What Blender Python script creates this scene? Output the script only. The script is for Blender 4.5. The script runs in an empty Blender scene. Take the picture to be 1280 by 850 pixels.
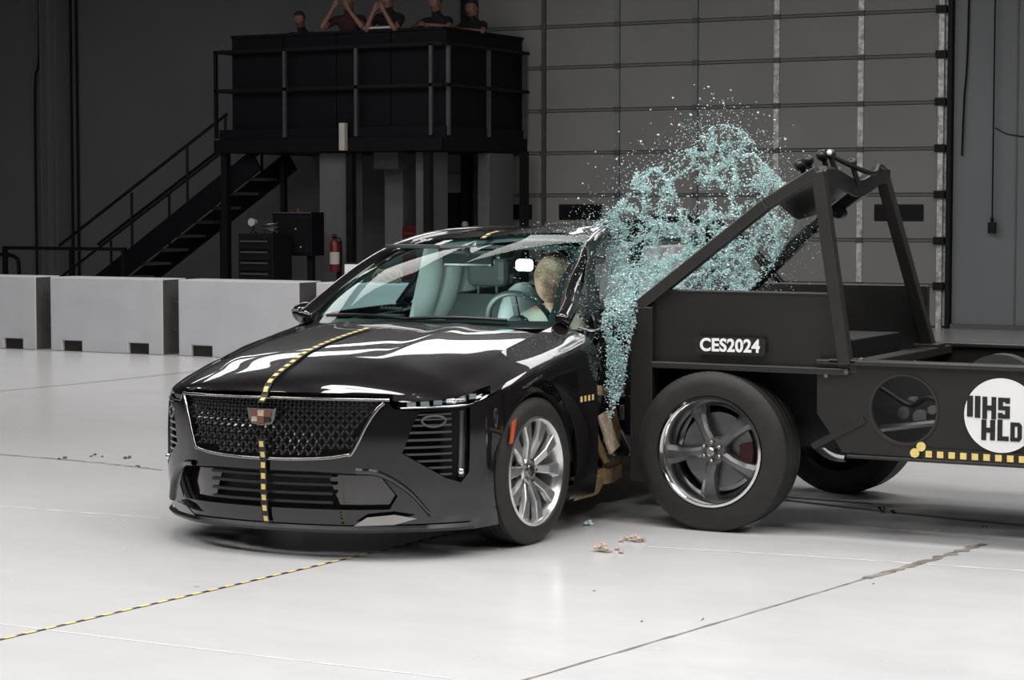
import bpy, bmesh, math, random
import numpy as np
from mathutils import Vector, Matrix, noise
from mathutils.geometry import delaunay_2d_cdt
scn = bpy.context.scene
COL = scn.collection
R = math.radians
rnd = random.Random(7)

# ------------------------------------------------------------------ camera, world, lights, exposure
F_PX, YAW, CAM_H = 2700.0, R(28.5), 1.59
PITCH = math.atan(170 / F_PX)
cd = bpy.data.cameras.new('camera')
cd.sensor_width = 36.0
cd.lens = F_PX * 36.0 / 1280.0
cd.clip_end = 200
cam = bpy.data.objects.new('camera', cd)
COL.objects.link(cam)
cam.location = (0, 0, CAM_H)
cam.rotation_euler = (R(90) - PITCH, 0, YAW)
scn.camera = cam
w = bpy.data.worlds.new('hall_ambient')
w.use_nodes = True
w.node_tree.nodes['Background'].inputs[0].default_value = (0.80, 0.88, 1.0, 1)
w.node_tree.nodes['Background'].inputs[1].default_value = 0.035
scn.world = w
vs = scn.view_settings
vs.view_transform = 'Standard'
vs.look = 'None'
vs.gamma = 1.0
vs.exposure = 0.12
vs.use_curve_mapping = False

# overhead lighting rig of the test hall: rows of long flat lamps hung under the ceiling
LAMPS = []
for (x, y, z, sx, sy, pw) in [
        (-5.4, 4.2, 6.2, 3.2, 1.3, 170), (-1.4, 4.4, 6.2, 3.2, 1.3, 150),
        (-5.4, 7.8, 6.2, 3.2, 1.3, 190), (-1.4, 8.2, 6.2, 3.2, 1.3, 170),
        (2.6, 6.4, 6.2, 3.2, 1.3, 190), (1.8, 11.0, 6.2, 3.2, 1.3, 170), (-1.6, 13.4, 6.2, 3.2, 1.3, 120),
        (-9.6, 5.2, 6.2, 3.2, 1.3, 200), (-13.6, 6.4, 6.2, 3.2, 1.3, 170)] + [
        (x, 15.7, 6.2, 2.6, 2.8, 115) for x in (-15.6, -12.0, -8.4, -4.8)] + [
        (x, 19.3, 6.2, 2.6, .9, 36) for x in (-20.0, -16.4, -12.8, -9.2)]:
    ld = bpy.data.lights.new('lamp_light', 'AREA')
    ld.shape = 'RECTANGLE'
    ld.size, ld.size_y = sx, sy
    ld.energy = pw
    ld.color = (1.0, 0.98, 0.965)
    lo = bpy.data.objects.new('lamp_light', ld)
    COL.objects.link(lo)
    lo.location = (x, y, z)
    LAMPS.append((lo, x, y, z, sx, sy))


# ------------------------------------------------------------------ helpers
def tag(o, label=None, cat=None, group=None, kind=None):
    if label: o['label'] = label
    if cat: o['category'] = cat
    if group: o['group'] = group
    if kind: o['kind'] = kind
    return o


def thing(name, label, cat, loc=(0, 0, 0), group=None, rz=0.0):
    o = bpy.data.objects.new(name, None)
    COL.objects.link(o)
    o.location = loc
    o.rotation_euler = (0, 0, rz)
    o.empty_display_size = 0.1
    return tag(o, label, cat, group)


def mk(name, verts, faces, mats, parent=None, smooth=None, bevel=0.0, midx=None, solid=0.0, sub=0, loc=None, rot=None):
    me = bpy.data.meshes.new(name)
    me.from_pydata([tuple(map(float, v)) for v in verts], [], faces)
    if not isinstance(mats, (list, tuple)): mats = [mats]
    for m in mats: me.materials.append(m)
    if midx is not None: me.polygons.foreach_set('material_index', midx)
    me.update()
    o = bpy.data.objects.new(name, me)
    COL.objects.link(o)
    if parent is not None: o.parent = parent
    if loc: o.location = loc
    if rot: o.rotation_euler = rot
    if smooth is not None:
        me.polygons.foreach_set('use_smooth', [True] * len(me.polygons))
        if smooth < 180: me.set_sharp_from_angle(angle=R(smooth))
    if solid and smooth is not None:
        # keep the open edges crisp so the rim does not bend the shading
        use = {}
        for p in me.polygons:
            for k in p.edge_keys: use[k] = use.get(k, 0) + 1
        for e_ in me.edges:
            if use.get(tuple(sorted(e_.vertices)), 0) < 2: e_.use_edge_sharp = True
    if solid:
        m = o.modifiers.new('thickness', 'SOLIDIFY')
        m.thickness = solid
        m.offset = -1
    if bevel:
        m = o.modifiers.new('bevel', 'BEVEL')
        m.width = bevel
        m.segments = 2
        m.limit_method = 'ANGLE'
        m.angle_limit = R(40)
    if sub:
        m = o.modifiers.new('subdivision', 'SUBSURF')
        m.levels = m.render_levels = sub
    return o


class MB:
    def __init__(s): s.v = []; s.f = []; s.m = []; s.cur = 0
    def add(s, v, f):
        n = len(s.v)
        s.v += [tuple(p) for p in v]
        s.f += [tuple(i + n for i in q) for q in f]
        s.m += [s.cur] * len(f)
        return s
    def box(s, x0, x1, y0, y1, z0, z1):
        v = [(x, y, z) for z in (z0, z1) for y in (y0, y1) for x in (x0, x1)]
        return s.add(v, [(0, 2, 3, 1), (4, 5, 7, 6), (0, 1, 5, 4), (2, 6, 7, 3), (0, 4, 6, 2), (1, 3, 7, 5)])
    def bar(s, p, q, w, h, upv=(0, 0, 1)):
        p, q = Vector(p), Vector(q)
        d = (q - p).normalized()
        u = Vector(upv)
        if abs(d.dot(u)) > 0.98: u = Vector((0, 1, 0))
        a = d.cross(u).normalized() * w / 2
        b = a.cross(d).normalized() * h / 2
        v = [c + i * a + j * b for c in (p, q) for i, j in ((-1, -1), (1, -1), (1, 1), (-1, 1))]
        return s.add(v, [(3, 2, 1, 0), (4, 5, 6, 7), (0, 1, 5, 4), (1, 2, 6, 5), (2, 3, 7, 6), (3, 0, 4, 7)])
    def tube(s, path, r, n=8, caps=True):
        path = [Vector(p) for p in path]
        rs = r if isinstance(r, (list, tuple)) else [r] * len(path)
        v = []; f = []
        a = None
        for i, p in enumerate(path):
            d = (path[min(i + 1, len(path) - 1)] - path[max(i - 1, 0)]).normalized()
            if a is None:
                a = d.orthogonal().normalized()
            else:
                a = (a - d * a.dot(d)).normalized()
            b = d.cross(a)
            ri = rs[i] if isinstance(rs[i], (list, tuple)) else (rs[i], rs[i])
            for k in range(n):
                t = 2 * math.pi * k / n
                v.append(p + a * math.cos(t) * ri[0] + b * math.sin(t) * ri[1])
        for i in range(len(path) - 1):
            for k in range(n):
                f.append((i * n + k, i * n + (k + 1) % n, (i + 1) * n + (k + 1) % n, (i + 1) * n + k))
        if caps:
            f.append(tuple(range(n - 1, -1, -1)))
            f.append(tuple((len(path) - 1) * n + k for k in range(n)))
        return s.add(v, f)
    def lathe(s, prof, axis='x', n=48, c=(0, 0, 0), closed=True):
        # prof: (axial, radius); axis x or y or z
        v = []; f = []
        m = len(prof)
        for k in range(n):
            t = 2 * math.pi * k / n
            ct, st = math.cos(t), math.sin(t)
            for (h, r) in prof:
                if axis == 'x': q = (h, r * ct, r * st)
                elif axis == 'y': q = (r * st, h, r * ct)
                else: q = (r * ct, r * st, h)
                v.append((q[0] + c[0], q[1] + c[1], q[2] + c[2]))
        for k in range(n):
            k2 = (k + 1) % n
            for i in range(m if closed else m - 1):
                j = (i + 1) % m
                f.append((k * m + i, k2 * m + i, k2 * m + j, k * m + j))
        return s.add(v, f)
    def prism(s, poly, fn0, fn1):
        # poly 2d list, fn0/fn1 map (a,b)->3d for the two faces
        n = len(poly)
        v = [fn0(a, b) for a, b in poly] + [fn1(a, b) for a, b in poly]
        f = [tuple(range(n)), tuple(range(2 * n - 1, n - 1, -1))]
        f += [(i, i + n, (i + 1) % n + n, (i + 1) % n) for i in range(n)]
        return s.add(v, f)
    def grid(s, rows):
        # rows: list of equal-length lists of points
        n = len(rows[0])
        v = [p for r in rows for p in r]
        f = [(i * n + j, i * n + j + 1, (i + 1) * n + j + 1, (i + 1) * n + j) for i in range(len(rows) - 1) for j in range(n - 1)]
        return s.add(v, f)
    def ball(s, c, r, n=12, m=8, sq=(1, 1, 1)):
        rows = []
        for i in range(m + 1):
            t = math.pi * i / m
            rows.append([(c[0] + r * sq[0] * math.sin(t) * math.cos(2 * math.pi * k / n), c[1] + r * sq[1] * math.sin(t) * math.sin(2 * math.pi * k / n), c[2] + r * sq[2] * math.cos(t)) for k in range(n + 1)])
        return s.grid(rows)
    def build(s, name, mats, parent=None, **k):
        multi = isinstance(mats, (list, tuple)) and len(mats) > 1
        return mk(name, s.v, s.f, mats, parent, midx=s.m if multi else None, **k)


def B(*a): return MB().box(*a)


def cr(xs, ys, t):
    """monotone cubic interpolation"""
    n = len(xs)
    if t <= xs[0]: return ys[0]
    if t >= xs[-1]: return ys[-1]
    i = 0
    while t > xs[i + 1]: i += 1
    def sec(k): return (ys[k + 1] - ys[k]) / (xs[k + 1] - xs[k])
    def tan(k):
        if k == 0: return sec(0)
        if k == n - 1: return sec(n - 2)
        a, b = sec(k - 1), sec(k)
        return 0.0 if a * b <= 0 else 2 * a * b / (a + b)
    h = xs[i + 1] - xs[i]
    u = (t - xs[i]) / h
    return ((1 + 2 * u) * (1 - u) ** 2 * ys[i] + u * (1 - u) ** 2 * h * tan(i) + u * u * (3 - 2 * u) * ys[i + 1] + u * u * (u - 1) * h * tan(i + 1))


def spline(pts, n):
    """Catmull-Rom through pts, n samples per span"""
    pts = [Vector(p) for p in pts]
    out = []
    for i in range(len(pts) - 1):
        p0 = pts[i - 1] if i else pts[0] * 2 - pts[1]
        p1, p2 = pts[i], pts[i + 1]
        p3 = pts[i + 2] if i + 2 < len(pts) else pts[-1] * 2 - pts[-2]
        for k in range(n):
            t = k / n
            out.append(0.5 * ((2 * p1) + (p2 - p0) * t + (2 * p0 - 5 * p1 + 4 * p2 - p3) * t * t + (3 * p1 - p0 - 3 * p2 + p3) * t ** 3))
    out.append(pts[-1])
    return out


def inside(poly, pts):
    poly = np.asarray(poly)
    x, y = pts[:, 0], pts[:, 1]
    c = np.zeros(len(pts), bool)
    for (x0, y0), (x1, y1) in zip(poly, np.roll(poly, -1, 0)):
        if y0 == y1: continue
        c ^= ((y0 > y) != (y1 > y)) & (x < (x1 - x0) * (y - y0) / (y1 - y0) + x0)
    return c


def densify(poly, st):
    out = []
    for i, p in enumerate(poly):
        q = poly[(i + 1) % len(poly)]
        L = math.hypot(q[0] - p[0], q[1] - p[1])
        n = max(1, int(math.ceil(L / st)))
        for k in range(n): out.append((p[0] + (q[0] - p[0]) * k / n, p[1] + (q[1] - p[1]) * k / n))
    return out


def sheet(outer, holes, st):
    """triangulated 2d region with an even inner grid -> verts2d, tris"""
    loops = [densify(l, st) for l in [outer] + list(holes)]
    V = []; E = []
    for l in loops:
        n0 = len(V)
        V += l
        E += [(n0 + i, n0 + (i + 1) % len(l)) for i in range(len(l))]
    bnd = np.array(V)
    o = np.array(loops[0])
    gx = np.arange(o[:, 0].min() + st * .5, o[:, 0].max(), st)
    gy = np.arange(o[:, 1].min() + st * .5, o[:, 1].max(), st)
    G = np.array([(a, b) for a in gx for b in gy])
    if len(G):
        ok = inside(loops[0], G)
        for l in loops[1:]: ok &= ~inside(l, G)
        G = G[ok]
    if len(G):
        d = np.min(((G[:, None, :] - bnd[None]) ** 2).sum(2), 1)
        G = G[d > (st * .45) ** 2]
        V = V + [tuple(g) for g in G]
    r = delaunay_2d_cdt([Vector(v) for v in V], E, [], 0, 1e-6)
    vv = np.array([tuple(v) for v in r[0]])
    T = [tuple(t) for t in r[2]]
    cen = np.array([vv[list(t)].mean(0) for t in T])
    ok = inside(loops[0], cen)
    for l in loops[1:]: ok &= ~inside(l, cen)
    return vv, [t for t, k in zip(T, ok) if k]


def ring(cx, cy, r, n=40, a0=0.0, a1=2 * math.pi, ry=None):
    ry = ry or r
    full = abs(a1 - a0 - 2 * math.pi) < 1e-6
    return [(cx + r * math.cos(a0 + (a1 - a0) * i / (n if full else n - 1)), cy + ry * math.sin(a0 + (a1 - a0) * i / (n if full else n - 1))) for i in range(n)]


def copy_tree(o, parent=None):
    c = o.copy()
    COL.objects.link(c)
    c.parent = parent
    for ch in list(o.children): copy_tree(ch, c)
    return c


# ------------------------------------------------------------------ materials
def mat(name, col, rough=0.5, metal=0.0, var=0.12, scale=6.0, bump=0.0, bscale=60.0, coat=0.0, spec=0.5, emit=None, estr=0.0, alpha=1.0):
    m = bpy.data.materials.new(name)
    m.use_nodes = True
    nt = m.node_tree
    b = nt.nodes['Principled BSDF']
    b.inputs['Coat IOR'].default_value = 1.62
    b.inputs['Roughness'].default_value = rough
    b.inputs['Metallic'].default_value = metal
    b.inputs['Specular IOR Level'].default_value = spec
    b.inputs['Coat Weight'].default_value = coat
    b.inputs['Coat Roughness'].default_value = 0.02
    tc = nt.nodes.new('ShaderNodeTexCoord')
    n = nt.nodes.new('ShaderNodeTexNoise')
    n.inputs['Scale'].default_value = scale
    n.inputs['Detail'].default_value = 5
    nt.links.new(tc.outputs['Object'], n.inputs['Vector'])
    r = nt.nodes.new('ShaderNodeValToRGB')
    lo = [c * (1 - var) for c in col]
    hi = [min(1, c * (1 + var)) for c in col]
    r.color_ramp.elements[0].position = .3
    r.color_ramp.elements[1].position = .7
    r.color_ramp.elements[0].color = (*lo, 1)
    r.color_ramp.elements[1].color = (*hi, 1)
    nt.links.new(n.outputs[0], r.inputs[0])
    nt.links.new(r.outputs[0], b.inputs['Base Color'])
    if bump:
        n2 = nt.nodes.new('ShaderNodeTexNoise')
        n2.inputs['Scale'].default_value = bscale
        n2.inputs['Detail'].default_value = 4
        nt.links.new(tc.outputs['Object'], n2.inputs['Vector'])
        bp = nt.nodes.new('ShaderNodeBump')
        bp.inputs['Strength'].default_value = bump
        bp.inputs['Distance'].default_value = 0.01
        nt.links.new(n2.outputs[0], bp.inputs['Height'])
        nt.links.new(bp.outputs[0], b.inputs['Normal'])
    if emit:
        b.inputs['Emission Color'].default_value = (*emit, 1)
        b.inputs['Emission Strength'].default_value = estr
    return m


def glass(name, tint, fr=1.45, rough=0.0):
    m = bpy.data.materials.new(name)
    m.use_nodes = True
    nt = m.node_tree
    nt.nodes.clear()
    out = nt.nodes.new('ShaderNodeOutputMaterial')
    mx = nt.nodes.new('ShaderNodeMixShader')
    t = nt.nodes.new('ShaderNodeBsdfTransparent')
    t.inputs[0].default_value = (*tint, 1)
    g = nt.nodes.new('ShaderNodeBsdfGlossy')
    g.inputs['Roughness'].default_value = rough
    f = nt.nodes.new('ShaderNodeFresnel')
    ge = nt.nodes.new('ShaderNodeNewGeometry')     # same reflectance from either side of the pane
    mr = nt.nodes.new('ShaderNodeMapRange')
    mr.inputs['To Min'].default_value = fr
    mr.inputs['To Max'].default_value = 1.0 / fr
    nt.links.new(ge.outputs['Backfacing'], mr.inputs[0])
    nt.links.new(mr.outputs[0], f.inputs[0])
    nt.links.new(f.outputs[0], mx.inputs[0])
    nt.links.new(t.outputs[0], mx.inputs[1])
    nt.links.new(g.outputs[0], mx.inputs[2])
    nt.links.new(mx.outputs[0], out.inputs[0])
    return m


def glass_film(name):
    """crazed tempered glass: a see-through sheet full of bright crack facets"""
    m = mat(name, (0.50, 0.70, 0.685), .18, var=.45, scale=40, bump=.8, bscale=160)
    nt = m.node_tree
    b = nt.nodes['Principled BSDF']
    out = [n for n in nt.nodes if n.type == 'OUTPUT_MATERIAL'][0]
    t = nt.nodes.new('ShaderNodeBsdfTransparent')
    t.inputs[0].default_value = (.80, .93, .92, 1)
    v = nt.nodes.new('ShaderNodeTexVoronoi')
    v.feature = 'DISTANCE_TO_EDGE'
    v.inputs['Scale'].default_value = 75
    tc = [n for n in nt.nodes if n.type == 'TEX_COORD'][0]
    nt.links.new(tc.outputs['Object'], v.inputs['Vector'])
    r = nt.nodes.new('ShaderNodeMapRange')
    r.inputs['From Min'].default_value = .02
    r.inputs['From Max'].default_value = .22
    r.inputs['To Min'].default_value = .95
    r.inputs['To Max'].default_value = .38
    nt.links.new(v.outputs['Distance'], r.inputs[0])
    mx = nt.nodes.new('ShaderNodeMixShader')
    nt.links.new(r.outputs[0], mx.inputs[0])
    nt.links.new(t.outputs[0], mx.inputs[1])
    nt.links.new(b.outputs[0], mx.inputs[2])
    nt.links.new(mx.outputs[0], out.inputs[0])
    return m


def floor_material():
    m = mat('sealed_concrete', (0.60, 0.60, 0.605), 0.3, var=0.06, scale=0.35, spec=0.4)
    nt = m.node_tree
    b = nt.nodes['Principled BSDF']
    tc = nt.nodes['Texture Coordinate']
    ramp = [n for n in nt.nodes if n.type == 'VALTORGB'][0]
    # scuffs: stretched fine noise in colour and gloss
    mp = nt.nodes.new('ShaderNodeMapping')
    mp.inputs['Scale'].default_value = (0.9, 1.8, 1)
    mp.inputs['Rotation'].default_value = (0, 0, R(18))
    nt.links.new(tc.outputs['Object'], mp.inputs['Vector'])
    n = nt.nodes.new('ShaderNodeTexNoise')
    n.inputs['Scale'].default_value = 1.6
    n.inputs['Detail'].default_value = 9
    n.inputs['Roughness'].default_value = .62
    nt.links.new(mp.outputs[0], n.inputs['Vector'])
    r = nt.nodes.new('ShaderNodeValToRGB')
    r.color_ramp.elements[0].position = .35
    r.color_ramp.elements[1].position = .6
    r.color_ramp.elements[0].color = (.88, .88, .88, 1)
    r.color_ramp.elements[1].color = (1, 1, 1, 1)
    nt.links.new(n.outputs[0], r.inputs[0])
    mx = nt.nodes.new('ShaderNodeMix')
    mx.data_type = 'RGBA'
    mx.blend_type = 'MULTIPLY'
    mx.inputs[0].default_value = 1
    nt.links.new(ramp.outputs[0], mx.inputs[6])
    nt.links.new(r.outputs[0], mx.inputs[7])
    nt.links.new(mx.outputs[2], b.inputs['Base Color'])
    mr = nt.nodes.new('ShaderNodeMapRange')
    mr.inputs['To Min'].default_value = .34
    mr.inputs['To Max'].default_value = .14
    nt.links.new(n.outputs[0], mr.inputs[0])
    nt.links.new(mr.outputs[0], b.inputs['Roughness'])
    return m


M = dict(
    floor=floor_material(),
    wall=mat('grey_wall_paint', (0.17, 0.174, 0.174), .7, var=.06, scale=.8),
    wallr=mat('grey_blue_panel', (0.23, 0.24, 0.25), .6, var=.05, scale=.8),
    ceil=mat('dark_ceiling', (0.05, 0.05, 0.052), .9),
    dpanel=mat('door_panel_paint', (0.275, 0.268, 0.255), .55, var=.06, scale=1.2),
    drib=mat('door_rib_steel', (0.10, 0.097, 0.093), .5, .3),
    dstile=mat('door_stile_galvanised', (0.62, 0.62, 0.60), .45, .4, var=.45, scale=16),
    dark=mat('dark_steel', (0.008, 0.008, 0.0095), .5, spec=.25),
    darkblue=mat('dark_navy_paint', (0.0045, 0.005, 0.0075), .6, spec=.2),
    rail=mat('rail_steel', (0.19, 0.19, 0.195), .35, .7),
    black=mat('black_plastic', (0.010, 0.010, 0.011), .38, var=.2, bump=.05, bscale=200),
    blackgloss=mat('gloss_black_trim', (0.006, 0.006, 0.007), .08, coat=1.0),
    block=mat('white_barrier_paint', (0.52, 0.52, 0.54), .5, var=.05, scale=3, bump=.04),
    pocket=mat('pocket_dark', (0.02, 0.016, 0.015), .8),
    paint=mat('black_car_paint', (0.0060, 0.0052, 0.0056), .35, var=.1, coat=1.0, spec=.08),
    chrome=mat('dark_chrome', (0.30, 0.29, 0.285), .2, 1.0),
    alu=mat('machined_aluminium', (0.74, 0.74, 0.74), .28, 1.0, var=.1, scale=20),
    grim=mat('grey_cast_alloy', (0.17, 0.17, 0.17), .4, .8),
    polish=mat('polished_alloy', (0.70, 0.70, 0.70), .12, 1.0, var=.05),
    tyre=mat('tyre_rubber', (0.016, 0.0145, 0.0135), .62, var=.2, scale=20, bump=.1, bscale=90),
    under=mat('underbody', (0.008, 0.008, 0.008), .8),
    ws=glass('tinted_windshield', (.66, .88, .85), 1.14),
    sideg=glass('tinted_side_glass', (.74, .92, .90), 1.25),
    lens=glass('lamp_lens', (.9, .92, .93), 1.5),
    interior=mat('interior_black', (0.02, 0.021, 0.022), .6),
    seat=mat('seat_grey_leather', (0.16, 0.165, 0.165), .5, bump=.05),
    bag=mat('airbag_fabric', (0.58, 0.60, 0.59), .8, var=.06, scale=8, bump=.15, bscale=25),
    dummy=mat('dummy_vinyl', (0.40, 0.20, 0.14), .5, var=.25, scale=25),
    shirt=mat('dummy_shirt', (0.30, 0.27, 0.23), .8),
    yellow=mat('tape_yellow', (0.78, 0.60, 0.20), .45, var=.12, scale=40),
    tblack=mat('tape_black', (0.014, 0.012, 0.010), .5),
    amber=mat('amber_lens', (0.50, 0.09, 0.03), .2, coat=.6),
    led=mat('lamp_projector', (0.75, 0.75, 0.76), .08, 1.0, var=.05),
    cart=mat('cart_black_paint', (0.0135, 0.0122, 0.0115), .42, var=.15, scale=5, bump=.12, bscale=120),
    cartl=mat('cart_frame_paint', (0.022, 0.0205, 0.0195), .40, var=.15, scale=4),
    white=mat('white_vinyl', (0.80, 0.80, 0.80), .45, var=.03),
    ink=mat('black_vinyl', (0.010, 0.010, 0.010), .5),
    letter=mat('white_lettering', (0.85, 0.85, 0.84), .5, var=.03),
    red=mat('red_enamel', (0.13, 0.010, 0.010), .4),
    tan=mat('torn_foam_tan', (0.30, 0.20, 0.12), .8, var=.3, scale=20, bump=.3, bscale=40),
    gold=mat('primer_gold', (0.22, 0.15, 0.07), .55, .3, var=.45, scale=25),
    honey=mat('honeycomb_aluminium', (0.30, 0.29, 0.27), .5, .8, var=.3, scale=30),
    shard=mat('tempered_glass_bits', (0.36, 0.54, 0.525), .15, var=.45, scale=7, coat=.5),
    shardw=mat('tempered_glass_bright', (0.66, 0.84, 0.83), .1, var=.2, scale=9, coat=.5),
    film=glass_film('crazed_glass_sheet'),
    skin=mat('skin', (0.24, 0.125, 0.09), .55),
    hair=mat('hair_dark', (0.02, 0.014, 0.010), .7),
    cloth=mat('dark_clothing', (0.012, 0.012, 0.016), .9),
    clothr=mat('maroon_clothing', (0.05, 0.014, 0.016), .9),
    screen=mat('screen_dark', (0.006, 0.007, 0.012), .25),
    concrete=mat('joint_filler', (0.20, 0.18, 0.15), .9, var=.5, scale=9),
    pale=mat('pale_board', (0.55, 0.50, 0.45), .6),
    rubble=mat('rubble', (0.48, 0.38, 0.30), .8, var=.35, scale=60),
    column=mat('column_grey', (0.13, 0.134, 0.134), .6, var=.06),
    lampglow=mat('lamp_glow', (0.9, 0.9, 0.9), .4, emit=(.92, 1.0, .98), estr=9.0),
    grillem=mat('grille_black', (0.02, 0.02, 0.021), .2, .3, coat=.4),
    emr=mat('emblem_bronze', (0.32, 0.13, 0.09), .3, .7),
    plum=mat('plum_black_gloss', (0.016, 0.009, 0.010), .14, coat=1.0),
)

# ------------------------------------------------------------------ the hall
WY = 27.0
floor = tag(B(-45, 14, -5, 45, -0.2, 0).build('floor', M['floor']), kind='structure')
tag(B(-45, 14, -5, 45, 9.0, 9.2).build('ceiling', M['ceil']), kind='structure')
DX0, DX1 = -15.30, -8.30     # sectional door opening
wl = MB().box(-45, DX0 - .06, WY, WY + .3, 0, 9.0).box(DX0 - .06, DX1 + .06, WY, WY + .3, 6.6, 9.0)
wall_back = tag(wl.build('wall_back', M['wall']), kind='structure')
wr = tag(B(DX1 + .06, 14, WY - .02, WY + .3, 0.0, 9.0).build('wall_back_right', M['wallr']), kind='structure')
for x in (-7.43, -5.9, -4.4): B(x - .012, x + .012, WY - .034, WY - .02, .05, 9).build('panel_seam', M['wall'], wr)
tag(B(-8.24, 14, WY - .10, WY - .02, 0, .06).build('baseboard_back', M['column']), kind='structure')
tag(B(-45.2, -45, -5, 45, 0, 9).build('wall_left', M['wall']), kind='structure')
tag(B(14, 14.2, -5, 45, 0, 9).build('wall_right', M['wallr']), kind='structure')
tag(B(-45, 14, -5.2, -5, 0, 9).build('wall_front', M['wall']), kind='structure')

# sectional overhead door: every panel between the ribs is its own piece
door = tag(B(DX0, DX1, WY + .03, WY + .1, 0, 6.6).build('door_1', M['drib']), label='large grey sectional overhead door with ribbed panels', kind='structure')
vx = [-15.24, -14.15, -13.0, -11.83, -10.66, -9.49, -8.34]
zl = [0.0, 0.54, 1.12, 1.71, 2.30, 2.89, 3.49, 4.06, 4.65, 5.24, 5.83, 6.42]
for j in range(len(zl) - 1):
    for i in range(len(vx) - 1):
        pm = MB().box(vx[i] + .035, vx[i + 1] - .035, WY - .005, WY + .035, zl[j] + .022, zl[j + 1] - .022)
        pm.build('panel', M['dpanel'], door, bevel=.008)
for i, x in enumerate(vx):
    wd = .03 if i < 4 else .038
    mb = MB()
    for j in range(len(zl) - 1):
        mb.box(x - wd, x + wd, WY - .02, WY + .03, zl[j] + .03, zl[j + 1] - .03)
    mb.build('stile', M['dstile'] if i > 3 else M['wallr'] if i in (2, 3) else M['drib'], door)
    hb = MB()
    for z in zl[1:-1]: hb.box(x - .045, x + .045, WY - .035, WY + .03, z - .035, z + .035)
    hb.build('hinge_row', M['drib'], door)
for z in zl[1:-1]:
    B(vx[0], vx[-1], WY - .016, WY + .035, z - .016, z + .016).build('rail', M['wall'], door)
for x in (-14.66, -13.57, -8.96):
    MB().box(x - .33, x + .33, WY - .03, WY + .0, 1.37, 1.585).build('window_frame', M['dark'], door, bevel=.012)
    B(x - .29, x + .29, WY - .034, WY - .028, 1.41, 1.545).build('pane', M['screen'], door)
mb = MB().box(DX1 - .005, DX1 + .05, WY - .12, WY, 0, 6.6)
tag(mb.build('trim_1', M['dark']), kind='structure', label='dark jamb at right of overhead door')
mb = MB().box(DX1 - .13, DX1 - .06, WY - .09, WY - .03, 0, 6.6)
tr = tag(mb.build('trim_2', M['dstile']), kind='structure', label='galvanised roller track beside overhead door')
for z in zl[1:]: B(DX1 - .16, DX1 - .02, WY - .14, WY - .08, z - .05, z + .05).build('roller_bracket', M['dark'], tr)
tag(B(DX0 - .12, DX0 - .0, WY - .14, WY, 0, 6.6).build('trim_3', M['dark']), kind='structure', label='dark jamb at left of overhead door')

# pendant switch and cable on the right wall
t = thing('pendant_switch', 'black pendant control box hanging on a long cable right of the door', 'switch', (-7.70, WY - .12, 1.22))
MB().tube([(0, 0, .16), (0, 0, 7.7)], .011, 6).build('cable', M['dark'], t)
MB().box(-.05, .05, -.03, .03, 0, .14).build('control_box', M['dark'], t, bevel=.01)
MB().tube([(0, 0, .13), (0, 0, .2)], .022, 8).build('grommet', M['dark'], t)
tag(MB().tube(spline([(-8.04, WY - .05, 8.0), (-8.06, WY - .05, 3.9), (-8.10, WY - .06, 2.9), (-8.12, WY - .06, 2.2)], 6), .014, 6).build('wall_conduit', M['dark']), 'thin dark conduit running down the right wall beside the door jamb', 'conduit')
tag(MB().tube(spline([(-7.7, WY - .05, 2.55), (-7.5, WY - .05, 2.46), (-7.0, WY - .05, 2.42), (-6.0, WY - .05, 2.5)], 6), .007, 5).build('slack_cable', M['dark']), 'thin slack cable along the right wall', 'cable')

# steel column and pipes on the left part of the back wall
mb = MB().box(-23.02, -22.99, WY - .3, WY - .02, 0, 8.9).box(-22.72, -22.69, WY - .3, WY - .02, 0, 8.9).box(-23.0, -22.7, WY - .17, WY - .14, 0, 8.9)
tag(mb.build('steel_column', M['wall']), 'grey steel I-section column against the left back wall', 'column')
for px_, lab in ((-23.18, 'thin dark pipe just left of the wall column'), (-22.58, 'thin dark pipe just right of the wall column'), (-22.46, 'thin black pipe second to the right of the wall column')):
    tag(MB().tube([(px_, WY - .07, 0), (px_, WY - .07, 8.9)], .022, 8).build('wall_pipe', M['dark']), lab, 'pipe')
tag(MB().tube(spline([(-23.2, WY - .07, 8.9), (-23.22, WY - .07, 4.2), (-23.32, WY - .07, 3.4), (-23.33, WY - .07, 0.0)], 5), .018, 6).build('wall_cable', M['dark']), 'dark cable sagging down beside the wall column', 'cable')

# ------------------------------------------------------------------ mezzanine, stairs and what stands under them
MX0, MX1, MY, MZ = -17.92, -14.45, 24.7, 2.30
mz = thing('viewing_platform', 'dark raised viewing platform with steel railings before the back wall', 'platform', (-16.2, 24.7, 0))
def L(x, y, z): return (x + 16.2, y - 24.7, z)
def mzb(n, a, m, **k): return MB().box(a[0] + 16.2, a[1] + 16.2, a[2] - 24.7, a[3] - 24.7, a[4], a[5]).build(n, m, mz, **k)
mzb('deck_slab', (MX0 - .15, MX1 + .04, MY, WY, MZ, 2.62), M['darkblue'])
npan = 4
for i in range(npan):
    a = MX0 + (MX1 - MX0) * i / npan; b = MX0 + (MX1 - MX0) * (i + 1) / npan
    mzb('parapet_panel', (a + .006, b - .006, MY + .10, MY + .16, 2.62, 3.89), M['darkblue'], bevel=.006)
for i in range(2):
    a = MY + .16 + (WY - MY - .16) * i / 2; b = MY + .16 + (WY - MY - .16) * (i + 1) / 2
    mzb('parapet_panel', (MX1 - .10, MX1 - .04, a + .006, b - .006, 2.62, 3.89), M['darkblue'], bevel=.006)
mzb('parapet_panel', (MX0, MX0 + .06, MY + .3, WY, 2.62, 3.89), M['darkblue'])
mzb('parapet_cap', (MX0, MX1 - .03, MY + .08, MY + .18, 3.89, 3.93), M['darkblue'])
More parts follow.
